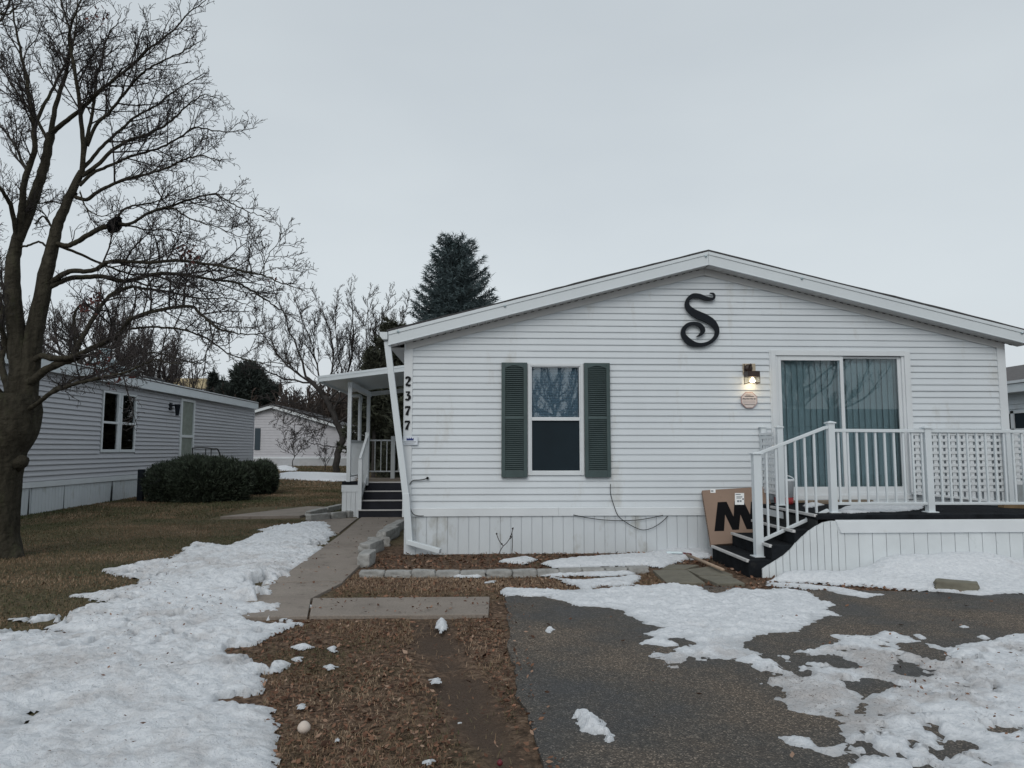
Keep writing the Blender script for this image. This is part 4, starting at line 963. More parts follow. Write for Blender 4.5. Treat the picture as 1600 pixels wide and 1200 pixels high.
b.prism([(xw,FY-.32,A0[2]+.01-SL*1.6),(A0[0],FY-.32,A0[2]+.01),(xe,FY-.32,A0[2]+.01-SL*5.9),(xe,FY-.32,A0[2]+.10-SL*5.9),(A0[0],FY-.32,A0[2]+.10),(xw,FY-.32,A0[2]+.10-SL*1.6)], (0,11,0)); b.build('roof', M['shingle'], FH)
b = MB(); p = ay(398.5, 669, FY-.05); q = ay(406, 703, FY-.05); b.box(p[0], q[0], FY-.06, FY-.01, q[2], p[2]); b.build('shutter', M['bluegreen'], FH)
# a tan roof further back, seen over the grey home
q0 = ay(255, 600, 60); q1 = ay(285, 590, 60); T_ = thing('distant_house', (q0[0]+1, 60, 0), 'far tan roofed house barely visible over the grey home roof', 'house')
b = MB(); b.box(q0[0]-2, q0[0]+4, 60.2, 66, 0, q0[2]-.3); b.build('wall', M['siding_grey'], T_); b = MB(); b.prism([(q0[0]-2.4,60,q0[2]-.4),(q0[0]+4.4,60,q0[2]-.4),(q0[0]+3,62.5,q0[2]+.8),(q0[0]-1,62.5,q0[2]+.8)], (0,3,-.3)); b.build('roof', M['yellow'], T_)
# right hand neighbour
RX = 12.0; rz_ = lambda px, py: ax(px, py, RX)
RH = thing('manufactured_house', (RX+2, 2, 0), 'grey roofed white home at the right edge beyond the deck', 'house')
ze = rz_(1600, 612)[2]; y0, y1 = -6.0, 14.0
b = MB()
RW0, RW1 = rz_(1600, 655)[1]-.1, rz_(1572, 655)[1]+.3
def rsegs(z): return None if z > ze-.1 else [((y0, y0), (y1, y1))]
siding(b, (RX,0,0), (0,1,0), (-1,0,0), rsegs, .7, .11, .02, seams=False); b.box(RX+.002, RX+.1, y0, y1, 0, ze); b.box(RX+.1, RX+5, y0, y0+.1, 0, ze); b.build('wall', M['siding'], RH)
b = MB(); b.box(RX-.01, RX, y0, y1, 0, .68); b.build('skirting', M['skirt'], RH)
b = MB(); b.box(RX-.34, RX-.30, y0, y1, ze-.02, ze+.16); b.box(RX-.30, RX, y0, y1, ze-.02, ze); b.build('fascia', M['white_metal'], RH)
zr2 = rz_(1600, 587)[2]
b = MB(); b.prism([(RX-.36,y0-.2,ze+.165),(RX+2.6,y0-.2,ze+1.0),(RX+5.5,y0-.2,ze+.165)], (0,y1-y0+.4,0)); b.build('roof', M['shingle2'], RH)
b = MB(); b.box(RX-.37, RX-.2, y0, y1, ze+.17, ze+.23); b.build('roof_edge_snow', M['white'], RH)
ya = rz_(1597, 655)[1]; yb = rz_(1573, 655)[1]; zb_ = rz_(1585, 674)[2]; zt_ = rz_(1585, 642)[2]
b = MB()
for u0, u1, v0, v1 in ((ya-.25,ya-.15,zb_,zt_),(yb+.15,yb+.25,zb_,zt_),((ya+yb)/2-.05,(ya+yb)/2+.05,zb_,zt_),(ya-.15,yb+.15,zt_-.06,zt_),(ya-.15,yb+.15,zb_,zb_+.06)): b.box(RX-.05, RX-.01, u0, u1, v0, v1)
wo = b.build('window', M['white'], RH); b = MB(); b.box(RX-.026, RX-.02, ya-.15, yb+.15, zb_, zt_); b.build('pane', M['screen'], wo)

# ------------------------------------------------------------------ trees
def rand_perp(T, r):
    v = r.normal(size=3); v -= T*(v@T); return v/(np.linalg.norm(v)+1e-9)
def sprout(tw, P, R, r, spacing, Lf, lv, k, start=0.2, up=0.15, minr=0.0022, gauge=None, flat=None):
    """secondary branches along a limb polyline"""
    P = np.asarray(P); seg = np.linalg.norm(np.diff(P, axis=0), axis=1); S = np.concatenate([[0], np.cumsum(seg)]); tot = S[-1]
    if tot < 1e-3: return
    s = max(start*tot, spacing*0.4); side = 1
    while s < tot:
        i = min(np.searchsorted(S, s)-1, len(seg)-1); i = max(i, 0); t = (s-S[i])/max(seg[i], 1e-6); p = P[i]*(1-t)+P[i+1]*t; rad = R[i]*(1-t)+R[i+1]*t
        T = (P[i+1]-P[i])/max(seg[i], 1e-6); a = math.radians(r.uniform(30, 62)); nrm = rand_perp(T, r)
        if flat is not None: nrm = nrm*np.array([1, flat, 1.0]); nrm /= np.linalg.norm(nrm)
        d = T*math.cos(a)+nrm*math.sin(a); d[2] += up; d /= np.linalg.norm(d)
        L = Lf(tot-s, tot)*r.uniform(0.6, 1.25); n = 3 if lv <= 1 else 4; r0 = min(rad*0.62, 0.004+L*0.010)
        r0 = max(r0, minr*1.3); Q = [p]; c = d.copy()
        for j in range(n):
            c = c+r.normal(size=3)*0.17; c[2] += up*0.5; c /= np.linalg.norm(c); Q.append(Q[-1]+c*L/n)
        Q = np.array(Q); RR = np.linspace(r0, minr, n+1); tw.tube(Q, RR, k if lv > 1 else 3, cap=False)
        if lv > 0: sprout(tw, Q, RR, r, spacing*0.55, (lambda rem, tt: min(0.16+0.42*rem, Lf(rem, tt)*0.6)), lv-1, 3, 0.15, up, minr)
        else:
            for q in range(r.integers(1, 4)):
                e = c+r.normal(size=3)*0.6; e /= np.linalg.norm(e); ll = L*r.uniform(.2, .45); tw.tube([Q[-1], Q[-1]+e*ll*.6, Q[-1]+e*ll], [minr, minr*.9, minr*1.5], 3, cap=False)
        s += spacing*r.uniform(0.55, 1.5)

# --- the big maple
MP = thing('bare_maple_tree', (-5.95, 0, 0), 'big leafless maple with thick forked trunk at the left edge', 'tree')
tr = MB(); tw = MB(); r = np.random.default_rng(5)
def zA(L, s=2.963, ox=0, oy=0): return [(ox+x/s, oy+y/s) for x, y in L]
def limb(px, r0, r1, yo=0.0, slope=0.0, k=8, twigs=True, lf=None, sp=0.125, lv=2):
    P2 = np.array(px, float); n = len(P2); P3 = [ay(a, b, yo+slope*i/(n-1)) for i, (a, b) in enumerate(P2)]
    C = catmull(P3, 4); C[1:-1] += r.normal(size=C[1:-1].shape)*0.006*np.linspace(0.3, 1, len(C)-2)[:, None]; R = r0+(r1-r0)*np.linspace(0, 1, len(C))**0.8
    R = R*(0.74 if k > 8 else np.linspace(0.60, 0.8, len(R))); tr.tube(C, R, k, cap=False)
    if twigs: sprout(tw, C, R, r, sp, lf or (lambda rem, tot: min(0.17+0.40*rem, 0.9)), lv, 4, 0.22, 0.12, 0.0026)
    return C
# trunk
tp = [(-6.0,0.02,-.12,.40),(-5.98,0.02,.05,.335),(-5.98,0,.25,.30),(-5.97,0,.6,.285),(-5.96,0,1.0,.275),(-5.93,0,1.35,.29),(-5.89,0,1.62,.33),(-5.87,0,1.85,.34),(-5.86,0,2.05,.28)]
tp = [(q[0]-.14+.05*(q[2] > 1.5), *q[1:]) for q in tp]
tr.tube(catmull([q[:3] for q in tp], 12), .93*np.interp(np.linspace(0, 1, 97), np.linspace(0, 1, 9), [q[3] for q in tp]), 56)
V_ = tr.v[-1]; cl_ = np.array([np.interp(V_[:,2], [q[2] for q in tp], [q[0] for q in tp]), np.interp(V_[:,2], [q[2] for q in tp], [q[1] for q in tp])]).T
rv = V_[:, :2]-cl_; an_ = np.arctan2(rv[:,1], rv[:,0]); cx_a, sx_a = np.cos(an_)*7, np.sin(an_)*7
fur = np.abs(fbm(cx_a*1.3+V_[:,2]*.5, sx_a*1.3+V_[:,2]*1.1, 71, 4)-.5)*2
V_[:, :2] += rv*((.11*(fur-.35)+.10*(fbm(cx_a*.22, sx_a*.22+V_[:,2]*1.2, 72, 2)-.5)+.30*np.exp(-np.maximum(V_[:,2], 0)/.13)*np.maximum(0, np.cos(an_*4+.6))))[:, None]
tr.tube([(-5.89,-.02,1.17),(-5.79,-.03,1.20),(-5.735,-.03,1.225)], [.13,.09,.03], 8)
limb([(25,625),(32,580),(27,530),(22,480),(20,430),(22,395),(28,370)], .20, .088, 0, 0, 12, False)
limb([(40,620),(46,575),(52,530),(62,480),(71,430),(79,398),(87,360),(97,335),(112,300),(128,268)], .19, .058, 0, 0.1, 12, False)
limb([(28,375),(32,345),(35,315),(40,275),(53,238),(53,200),(47,160),(42,125),(34,90),(27,55),(20,10),(16,-40)], .085, .006, 0, -.6)
limb([(53,205),(62,178),(72,158),(82,140),(92,118),(100,105),(112,80),(118,40),(122,-10),(126,-60)], .042, .005, -.1, .5)
limb([(27,375),(42,340),(52,312),(60,288),(68,262),(74,232),(79,208)], .10, .07, 0, .2, 10, True, None, .3)
limb([(79,212),(86,170),(95,140),(105,105),(111,62),(104,30),(96,0),(92,-60)], .06, .006, .2, .4)
limb([(79,210),(92,198),(110,184),(128,169),(148,150),(170,130),(202,105),(236,74),(270,47),(296,20),(322,0)], .058, .006, .2, -.5)
limb([(76,222),(54,180),(40,162),(24,140),(0,106),(-30,80)], .04, .006, .2, .5)
limb([(27,378),(22,345),(16,320),(8,305),(-2,292),(-40,260)], .06, .02, 0, -.6)
limb([(45,272),(36,256),(29,238),(20,222),(8,206),(-4,194),(-40,165)], .035, .01, 0, .7)
limb([(128,270),(130,236),(127,190),(121,138),(114,95),(108,62),(112,40),(120,15),(130,-10),(134,-50)], .06, .006, .1, -.5)
limb([(130,250),(136,215),(143,185),(148,150),(151,120),(160,92),(164,70),(172,50),(184,35),(190,20)], .045, .005, .1, .5)
limb([(130,262),(142,250),(160,228),(178,212),(196,196),(215,180),(240,168),(262,150),(285,135),(312,118),(325,112)], .045, .005, .1, .8)
limb([(136,228),(150,196),(168,178),(184,160),(206,132),(225,112),(243,101),(265,90),(290,78),(314,64)], .042, .005, .1, -.9)
limb([(128,275),(150,260),(172,238),(196,222),(219,214),(240,205),(262,193),(278,180),(290,166),(305,155),(322,148),(340,152)], .05, .005, .1, .3)
limb([(118,308),(135,312),(152,300),(170,291),(189,283),(212,276),(236,270),(260,262),(282,252),(300,246),(318,243),(342,250),(365,248)], .045, .005, .1, -.6)
limb([(124,290),(145,270),(162,263),(182,254),(202,245),(228,238),(253,230),(280,215),(304,199),(330,204),(354,206),(380,203),(402,198)], .042, .005, .1, .4)
limb([(86,380),(104,384),(120,378),(136,368),(155,358),(175,350),(185,347)], .055, .04, .05, -.1, 8, True, None, .35)
limb([(182,348),(190,330),(208,322),(232,318),(252,312),(272,303),(300,290)], .028, .005, -.05, .5)
limb([(185,350),(205,349),(225,337),(243,328),(266,322),(287,315),(312,307),(338,303),(352,312),(371,322),(392,332),(412,338)], .036, .005, -.05, -.7)
limb([(254,324),(272,326),(290,338),(306,345),(330,352),(354,361),(374,370),(392,372)], .02, .004, -.3, -.3)
limb([(186,352),(210,354),(232,360),(258,358),(285,368),(312,376),(330,388)], .022, .004, 0, .6)
limb([(92,384),(120,395),(150,408),(175,418),(205,428),(240,430),(275,442),(310,452),(345,462)], .035, .005, .1, .9)
limb([(82,440),(96,430),(112,423),(130,424),(147,422),(158,416),(170,409),(188,408),(205,409),(240,410),(275,407),(305,410),(342,415),(365,420),(385,425),(400,428),(417,432),(435,440),(452,446),(476,453)], .062, .005, .05, -.9)
limb([(385,425),(388,408),(390,392),(394,372),(396,368)], .01, .003, -.7, -.1)
limb([(405,430),(416,408),(424,392),(434,378),(438,358),(437,340)], .011, .003, -.75, -.1)
limb([(405,428),(425,420),(445,418),(462,420),(478,415)], .010, .003, -.75, -.2)
limb([(78,448),(96,440),(113,434),(135,433),(160,432),(180,437),(198,439),(220,434),(240,428),(262,427),(282,429),(302,432),(320,435),(344,438),(365,440),(382,448),(398,457),(412,466),(428,477),(442,486),(456,492),(480,500)], .062, .005, .05, .5)
limb([(44,572),(64,556),(80,560),(98,560),(113,558),(132,550),(150,541),(168,533),(184,524),(194,512),(203,500),(221,492),(242,486),(262,482),(282,479),(302,480),(312,490),(322,498),(332,507),(342,514),(358,518),(372,521),(392,522),(414,520)], .072, .006, 0, -1.4)
limb([(118,552),(128,528),(136,515),(147,495),(155,482),(164,470),(174,460),(185,455),(198,450),(210,448),(225,451),(238,453),(258,455),(280,460),(300,464),(320,467),(340,466),(358,466),(378,474),(400,480)], .055, .005, -.2, .8)
limb([(70,580),(90,572),(108,560),(118,540),(114,510),(122,480),(140,476)], .05, .02, .2, .6)
limb([(190,516),(212,513),(235,511),(258,512),(282,514),(302,520),(322,528),(334,536),(346,545),(358,553),(372,559),(388,563),(406,566),(430,567),(458,567)], .026, .005, -.4, -.4)
limb([(24,655),(42,641),(52,635),(62,628),(74,618),(88,610),(102,605),(116,600),(130,597),(144,593),(158,590),(172,587),(188,584),(202,580),(214,574),(226,568),(245,562),(262,566),(285,568)], .056, .006, -.02, -1.6)
limb([(74,618),(88,606),(104,600),(122,590),(150,586),(175,572),(196,560),(222,552),(250,552),(282,562),(312,567),(322,562)], .035, .006, -.2, .8)
limb([(25,615),(40,600),(55,592),(68,580),(82,572),(98,566),(112,562),(124,557)], .085, .05, -.05, -.1, 10, False)
limb([(15,620),(10,598),(4,580),(2,560),(6,540),(3,510),(2,480),(-4,450),(-8,400),(-14,340)], .085, .02, .05, .8)
limb([(5,625),(-15,600),(-40,580),(-80,560),(-130,530)], .10, .02, 0, -1)
limb([(15,560),(5,520),(-15,490),(-40,440),(-60,380)], .05, .012, .1, -1)
limb([(15,470),(4,450),(-10,430),(-40,400)], .03, .01, 0, .6)
limb([(55,350),(66,338),(74,345),(82,360)], .02, .015, .1, .1, 6, False)
limb([(80,395),(72,385),(60,378),(44,384),(33,386)], .022, .02, .1, -.1, 6, False)
limb([(84,360),(76,345),(66,330),(58,328)], .02, .006, .1, .3)
limb([(120,302),(104,318),(80,315),(60,318),(42,310),(20,300),(4,296)], .022, .005, .1, .9)
limb([(125,300),(132,320),(140,330),(152,336),(162,338),(176,332),(196,326)], .018, .005, .05, -.4)
limb([(-60,60),(-30,40),(-5,35),(8,20),(20,-5),(28,-30)], .02, .006, -3.0, .3)
limb([(-60,30),(-20,20),(10,22),(24,12),(36,-4)], .016, .006, -3.2, .3)
tr.build('trunk', M['bark'], MP, smooth=True); tw.build('crown', M['twig'], MP)
dl = MB()
for px, py, n_ in ((290,392,60),(300,402,40),(135,478,50),(150,466,40),(160,560,30),(182,594,26),(156,572,20),(430,436,18),(160,22,14),(150,30,14)):
    for _ in range(n_):
        q = ay(px+r.normal()*7, py+r.normal()*7, r.normal()*.25); a = r.normal(size=3)*.022; c = r.normal(size=3)*.022; dl.add([q, q+a, q+a+c, q+c*.8], [(0,1,2,3)])
dl.build('dead_seed_clusters', M['leafred'], MP)['kind'] = 'stuff'

# bird in the fork
bq = ay(181, 351, -.02); BD = MB()
C = catmull([bq+np.array(v) for v in ((-.075,.0,-.115),(-.06,0,-.085),(-.035,0,-.04),(-.005,0,.01),(.02,-.0,.055),(.045,-.01,.075),(.07,-.015,.082),(.095,-.02,.078))], 4)
BD.tube(C, np.interp(np.linspace(0, 1, len(C)), np.linspace(0, 1, 8), [.02,.05,.086,.088,.064,.042,.016,.003]), 12)
BDo = BD.build('bird', M['bird'], smooth=True); tag(BDo, 'plump black bird perched in a fork of the maple branches', 'bird')
# --- generic bare tree
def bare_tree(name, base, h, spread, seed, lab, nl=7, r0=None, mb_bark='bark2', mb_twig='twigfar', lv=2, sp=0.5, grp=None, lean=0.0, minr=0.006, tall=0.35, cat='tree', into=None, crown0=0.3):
    r = np.random.default_rng(seed); r0 = r0 or h*0.02; base = np.array(base, float)
    T = None if into else thing(name, base, lab, cat, grp); tr = into[0] if into else MB(); tw = into[1] if into else MB()
    n = 6; tk = [base+np.array((lean*h*t*t+r.normal()*.02*h*t, r.normal()*.015*h*t, h*(crown0+.25)*t)) for t in np.linspace(0, 1, n)]; tk[0][2] -= .1
    C = catmull(tk, 3); tr.tube(C, np.linspace(r0, r0*.55, len(C)), 7, cap=False)
    for i in range(nl):
        t = r.uniform(.35, 1) if i > 1 else 1; p = C[int(t*(len(C)-1))]; a = i*2.4+r.uniform(-.4, .4); out = spread*r.uniform(.45, 1)*(1.0 if i else .1)
        tip = np.array([base[0]+lean*h+math.cos(a)*out, base[1]+math.sin(a)*out, base[2]+h*r.uniform(.72, 1.0)-(out/spread)*h*tall*.5]); mid = p*.5+tip*.5+np.array((math.cos(a)*out*.18, math.sin(a)*out*.18, -.02*h)); 
        L = catmull([p, p*.6+mid*.4+r.normal(size=3)*.01*h, mid, mid*.4+tip*.6+r.normal(size=3)*.02*h, tip], 3); R = np.linspace(r0*.42, minr*1.4, len(L)); tr.tube(L, R, 5, cap=False)
        sprout(tw, L, R, r, sp, (lambda rem, tot: min(.12*h*.4+.4*rem, h*.22)), lv, 3, .2, .28, minr)
    if into: return
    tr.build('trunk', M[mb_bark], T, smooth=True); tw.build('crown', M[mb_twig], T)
# crab-apple like tree behind the porch, traced limbs
AY = 25.0; ab = ag(525, 738); AP = thing('bare_spreading_tree', ab, 'leafless spreading tree with leaning trunk left of the porch', 'tree'); tr = MB(); tw = MB(); r = np.random.default_rng(17)
AY = ab[1]
def alimb(px, r0, r1, sl=0.0, tws=True, up=.3, sp=.27, lfm=1.9):
    P3 = [ay(a, b, AY+sl*i/(len(px)-1)) for i, (a, b) in enumerate(px)]; C = catmull(P3, 4); C[1:] += r.normal(size=C[1:].shape)*.03; R = np.linspace(r0*.58, r1*.7, len(C)); tr.tube(C, R, 6, cap=False)
    if tws: sprout(tw, C, R, r, sp, (lambda rem, tot: min(.35+.38*rem, lfm)), 2, 3, .15, up, .0075)
P_ = ag(525, 738); 
alimb([(524,741),(528,715),(531,695),(538,680)], .28, .22, 0, False)
alimb([(538,684),(526,660),(518,640),(508,622),(494,605),(478,590)], .26, .14, 0, False)
alimb([(478,590),(470,560),(455,520),(440,480),(428,462)], .10, .012, -1); alimb([(500,612),(520,580),(518,530),(505,490),(492,462)], .11, .012, 1)
alimb([(512,628),(540,590),(552,540),(550,490),(548,442)], .11, .012, 0); alimb([(518,640),(560,600),(585,550),(598,500),(612,452)], .10, .012, 1.5)
alimb([(530,660),(570,625),(605,560),(628,500),(640,460)], .09, .012, -1); alimb([(494,605),(450,570),(420,535),(400,500),(392,480)], .09, .012, 1)
alimb([(486,598),(440,590),(410,575),(385,555)], .08, .012, -1.5); alimb([(520,645),(535,600),(530,560),(525,510),(528,460)], .08, .012, -1)
alimb([(505,620),(495,570),(480,520),(462,470),(455,455)], .08, .012, 2); alimb([(560,600),(575,560),(572,520),(575,470),(580,448)], .06, .012, -1)
alimb([(500,612),(470,628),(440,628),(412,622)], .07, .01, 1, True, .02); alimb([(512,628),(500,622),(488,640),(474,665),(462,680),(455,700)], .04, .008, -1, True, -.08)
alimb([(522,650),(505,668),(480,678),(462,674),(446,664)], .05, .008, -1.5, True, -.02); alimb([(530,700),(510,696),(490,694),(470,685),(452,690)], .05, .008, -1, True, -.02)
alimb([(526,655),(490,650),(462,640),(440,650),(430,670)], .05, .008, 1, True, -.05)
alimb([(510,626),(540,630),(570,640),(600,650)], .06, .01, 1.5, True, .1)
tr.build('trunk', M['bark2'], AP, smooth=True); tw.build('crown', M['twig'], AP)
def at_d(px, Y): return (ay(px, 700, Y)[0], Y, float(gz(0, Y)))
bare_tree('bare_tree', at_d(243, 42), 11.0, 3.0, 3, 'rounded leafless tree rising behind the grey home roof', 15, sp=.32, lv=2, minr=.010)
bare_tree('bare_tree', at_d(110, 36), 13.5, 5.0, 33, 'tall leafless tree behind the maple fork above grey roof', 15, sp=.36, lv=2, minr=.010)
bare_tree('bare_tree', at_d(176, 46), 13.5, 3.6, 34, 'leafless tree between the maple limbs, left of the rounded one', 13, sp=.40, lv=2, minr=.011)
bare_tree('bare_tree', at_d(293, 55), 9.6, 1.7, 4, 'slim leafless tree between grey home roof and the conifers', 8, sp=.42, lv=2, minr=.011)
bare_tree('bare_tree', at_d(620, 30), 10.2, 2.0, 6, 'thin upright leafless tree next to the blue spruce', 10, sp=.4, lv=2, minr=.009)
bare_tree('bare_shrub', ag(458, 733), 2.6, 1.0, 8, 'thin bare shrub in front of the small distant home', 8, r0=.03, sp=.3, lv=1, minr=.008, cat='shrub', crown0=.05)
bare_tree('bare_shrub', ag(508, 735), 1.7, .8, 9, 'low bare shrub at the foot of the leaning tree', 6, r0=.03, sp=.3, lv=1, minr=.007, cat='shrub', crown0=.05)
# woodland belt far off
wt, wtw = MB(), MB()
for i in range(64):
    px = 150+i*8.2+random.uniform(-8, 8); Y = random.uniform(52, 85); hw = (703-np.interp(px, [150,300,340,400,480,560,680], [575,600,606,600,592,575,560])-random.uniform(0, 22))*(Y+9.6)/F_PX+1.3; bare_tree('w', at_d(px, Y), max(hw, 3.5), 3.4, 100+i, '', 12, sp=.55, lv=1, minr=.030, into=(wt, wtw), crown0=.06)
V = np.vstack(wt.v); o = wt.n; 
for B in wtw.big: wt.big.append(B+o)
for f in wtw.f: wt.f.append([q+o for q in f])
wt.v += wtw.v; wt.n += wtw.n
tag(wt.build('woodland', mat('brush', (.055,.042,.036), .95, .3, .3)), 'belt of brown leafless woodland far behind the homes', 'woodland', kind='stuff')

# --- needle foliage
def needles(mb, P, D, ln, wd, r):
    """many thin triangles at P along D"""
    n = len(P); D = D/(np.linalg.norm(D, axis=1, keepdims=True)+1e-9); s = np.cross(D, r.normal(size=(n, 3))); s /= np.linalg.norm(s, axis=1, keepdims=True)+1e-9
    ln = np.asarray(ln).reshape(-1, 1); V = np.stack([P-s*wd, P+s*wd, P+D*ln], 1).reshape(-1, 3); mb.add_np(V, np.arange(3*n).reshape(-1, 3))
def conifer(name, base, h, rad, seed, lab, m_, dens=1.0, nl=.25, wd=.03, droop=.25, grp=None, bare=0.06, gap=.0, topw=.12):
    r = np.random.default_rng(seed); base = np.array(base, float); T = thing(name, base, lab, 'tree', grp); tr = MB(); fo = MB()
    tr.tube([base, base+np.array((0,0,h*.5)), base+np.array((0,0,h*.97))], [h*.018, h*.01, .01], 8)
    z = h*bare; ang = 0; PP = []; DD = []; LL = []
    while z < h*.985:
        f = 1-z/h; R = rad*(f**.85)*1.0+rad*topw*.3; nb = max(4, int(7+6*f))
        for i in range(nb):
            ang += 2.399; 
            if r.random() < gap: continue
            L = R*r.uniform(.66, 1.12); d = np.array((math.cos(ang), math.sin(ang), 0)); up = .55*(1-f)-droop*f
            p0 = base+np.array((0,0,z+r.uniform(-.1,.1))); nseg = max(6, int(L/(.10/dens)))
            t = (np.arange(nseg)+.5)/nseg; bend = .22*t*t*L; B = p0+d*(L*t)[:, None]+np.array((0,0,1.0))*(up*L*t+bend*.8)[:, None]
            tr.tube([B[0], B[len(B)//2], B[-1]], [.02+.006*L, .015, .006], 4, cap=False)
            side = np.cross(d, (0,0,1.0))
            for q in range(nseg):      # side sprays
                wl_ = (.10+.26*L*(1-t[q])**.8)*r.uniform(.6, 1.2)
                m = max(3, int(9*dens*(wl_/.3+.5)))
                for sg in (-1, 1):
                    u = np.sort(r.random(m)); Pq = B[q]+ (d*.55+side*sg)[None, :]*(u*wl_)[:, None]+r.normal(size=(m,3))*.035+np.array((0,0,-.10))*(u*wl_)[:, None]
                    Dq = (d*.7+side*sg*.7)[None, :]+r.normal(size=(m,3))*.65+np.array((0,0,.25)); PP.append(Pq); DD.append(Dq)
            m = 6; PP.append(np.repeat(B[-1:], m, 0)); DD.append(d+np.array((0,0,.5))+r.normal(size=(m,3))*.35)
        z += h*.021/dens**.5+.06
    m = 24; PP.append(base+np.array((0,0,h))+r.normal(size=(m,3))*np.array((.05,.05,.25))-np.array((0,0,.2))); DD.append(np.array((0,0,1.0))+r.normal(size=(m,3))*.5)
    PP = np.vstack(PP); DD = np.vstack(DD); needles(fo, PP, DD, r.uniform(.6, 1.3, len(PP))*nl, wd, r)
    tr.build('trunk', M['bark2'], T); fo.build('foliage', M[m_], T)
sy = 22.0; sb = at_d(709, sy); st = ay(709, 357, sy)
conifer('blue_spruce', sb, st[2]-sb[2]-.55, 3.15, 2, 'blue green spruce standing tall behind the house roof', 'spruce', 1.0, .24, .020, .12, topw=.55)
conifer('evergreen_tree', at_d(612, 19), ay(612, 503, 19)[2]-.2, 1.7, 12, 'dark brownish evergreen partly hidden by house gutter, left of spruce', 'arbor', .8, .24, .03, -.3, topw=.5)
conifer('evergreen_tree', at_d(584, 16), ay(584, 557, 16)[2]-.15, 1.0, 13, 'squat dark evergreen rising behind the porch roof', 'arbor', .9, .22, .026, -.3, topw=.9, bare=.45)
conifer('evergreen_tree', at_d(634, 11.2), 2.5, .62, 23, 'dark evergreen shrub directly behind the porch back railing', 'arbor', .8, .2, .022, -.35, topw=.9)
conifer('distant_conifer', at_d(329, 60), 7.9, 1.1, 15, 'narrow distant conifer above the end of grey home roof', 'pine', .5, .5, .07, .1, gap=.25)
conifer('distant_conifer', at_d(345, 62), 7.2, 1.0, 16, 'shorter narrow conifer beside the taller distant one', 'pine', .5, .5, .07, .1, gap=.25)
def blob_bush(name, lobes, n, lab, m_, ln, wd, seed, cat='bush', stem=True, trunk=None):
    r = np.random.default_rng(seed); c0 = np.mean([np.array(l[:3]) for l in lobes], 0); zmin = min(l[2]-l[5] for l in lobes); base = (c0[0], c0[1], max(zmin, 0) if trunk is None else trunk[2])
    T = thing(name, base, lab, cat); fo = MB(); PP = []; DD = []; vol = np.array([l[3]*l[4]*l[5] for l in lobes])**(2/3)
    for l, v in zip(lobes, vol):
        m = int(n*v/vol.sum()); d = r.normal(size=(m, 3)); d /= np.linalg.norm(d, axis=1, keepdims=True)
        nz_ = fbm(np.arctan2(d[:,1], d[:,0])*2.6+seed, d[:,2]*3.2, seed, 3); rr = (r.random(m)**.28)*(.78+.42*nz_)
        keep = r.random(m) < .35+1.1*fbm(np.arctan2(d[:,1], d[:,0])*6, d[:,2]*7+3, seed+9, 2); 
        P = np.array(l[:3])+d*rr[:, None]*np.array(l[3:6]); P = P[keep]; d = d[keep]; PP.append(P); DD.append(d+np.array((0,0,.55))+r.normal(size=d.shape)*.55)
    PP = np.vstack(PP); DD = np.vstack(DD); ok = PP[:, 2] > base[2]+.01 if trunk is None else PP[:, 2] > -9; PP = PP[ok]; DD = DD[ok]
    needles(fo, PP, DD, r.uniform(.6, 1.4, len(PP))*ln, wd, r)
    sm_ = MB()
    if trunk is not None: sm_.tube([np.array(trunk), np.array((c0[0], c0[1], c0[2]))], [.22, .12], 7)
    else:
        for l in lobes:
            for q in range(6): sm_.tube([np.array((l[0], l[1], base[2]-.03)), np.array(l[:3])+r.normal(size=3)*np.array(l[3:6])*.4], [.03, .012], 5)
    sm_.build('stem' if trunk is None else 'trunk', M['bark2'], T); fo.build('foliage', M[m_], T)
def yew(L, n, lab, seed):
    lobes = []
    for px, py, rx, rz_, Y in L:
        c = ay(px, py, Y); k = (Y+9.6)/F_PX; lobes.append((c[0], c[1], c[2], rx*k, rx*k*.85, rz_*k))
    blob_bush('evergreen_bush', lobes, n, lab, 'yew', .085, .012, seed)
yew([(268,762,42,36,9.2),(310,757,46,40,9.0),(352,757,42,38,9.3),(300,738,36,25,9.8),(340,733,26,18,9.6),(256,746,24,22,9.8)], 70000, 'wide dark evergreen bush in front of the grey home', 31)
yew([(402,752,32,28,11.5),(412,745,21,25,12.0),(385,740,15,18,11.6)], 30000, 'smaller dark evergreen bush at right end of the wide bush', 32)
cp = ay(388, 590, 58); blob_bush('round_pine', [(cp[0],58,cp[2],1.5,1.5,1.35),(cp[0]+.5,58.3,cp[2]-1.2,2.3,1.8,1.2),(cp[0]-1.4,58,cp[2]-1.6,1.4,1.4,1.0)], 12000, 'round headed dark pine far beyond the grey home corner', 'pine', .45, .06, 41, 'tree', trunk=(cp[0],58,float(gz(0,58))))
blob_bush('low_shrub', [(*ag(433,727)[:2], ag(433,727)[2]+.2, .55,.4,.35)], 1600, 'tiny round evergreen shrub by distant home skirting, left one', 'yew', .12, .03, 42)
blob_bush('low_shrub', [(*ag(448,727)[:2], ag(448,727)[2]+.2, .55,.4,.32)], 1600, 'tiny round evergreen shrub by distant home skirting, right one', 'yew', .12, .03, 43)
# twiggy weed before the skirting
b = MB(); wy = -.35
for L_ in ([(779,866),(785,855),(792,848),(797,840),(801,829),(802,824)], [(786,853),(780,845),(776,835)], [(800,862),(800.5,848),(800,832)], [(797,842),(801,838)]): b.tube(catmull([ay(px, py, wy) for px, py in L_], 4), .005, 5)
for px, py in ((801,826),(776,834),(798,838),(784,850)): q = ay(px, py, wy); b.lathe(q-np.array((0,0,.012)), [(0,.004),(.012,.013),(.024,.004)], 6)
tag(b.build('dry_weed_stalk', M['twig']), 'dry forked weed stalk standing in the bed before white skirting', 'weed')
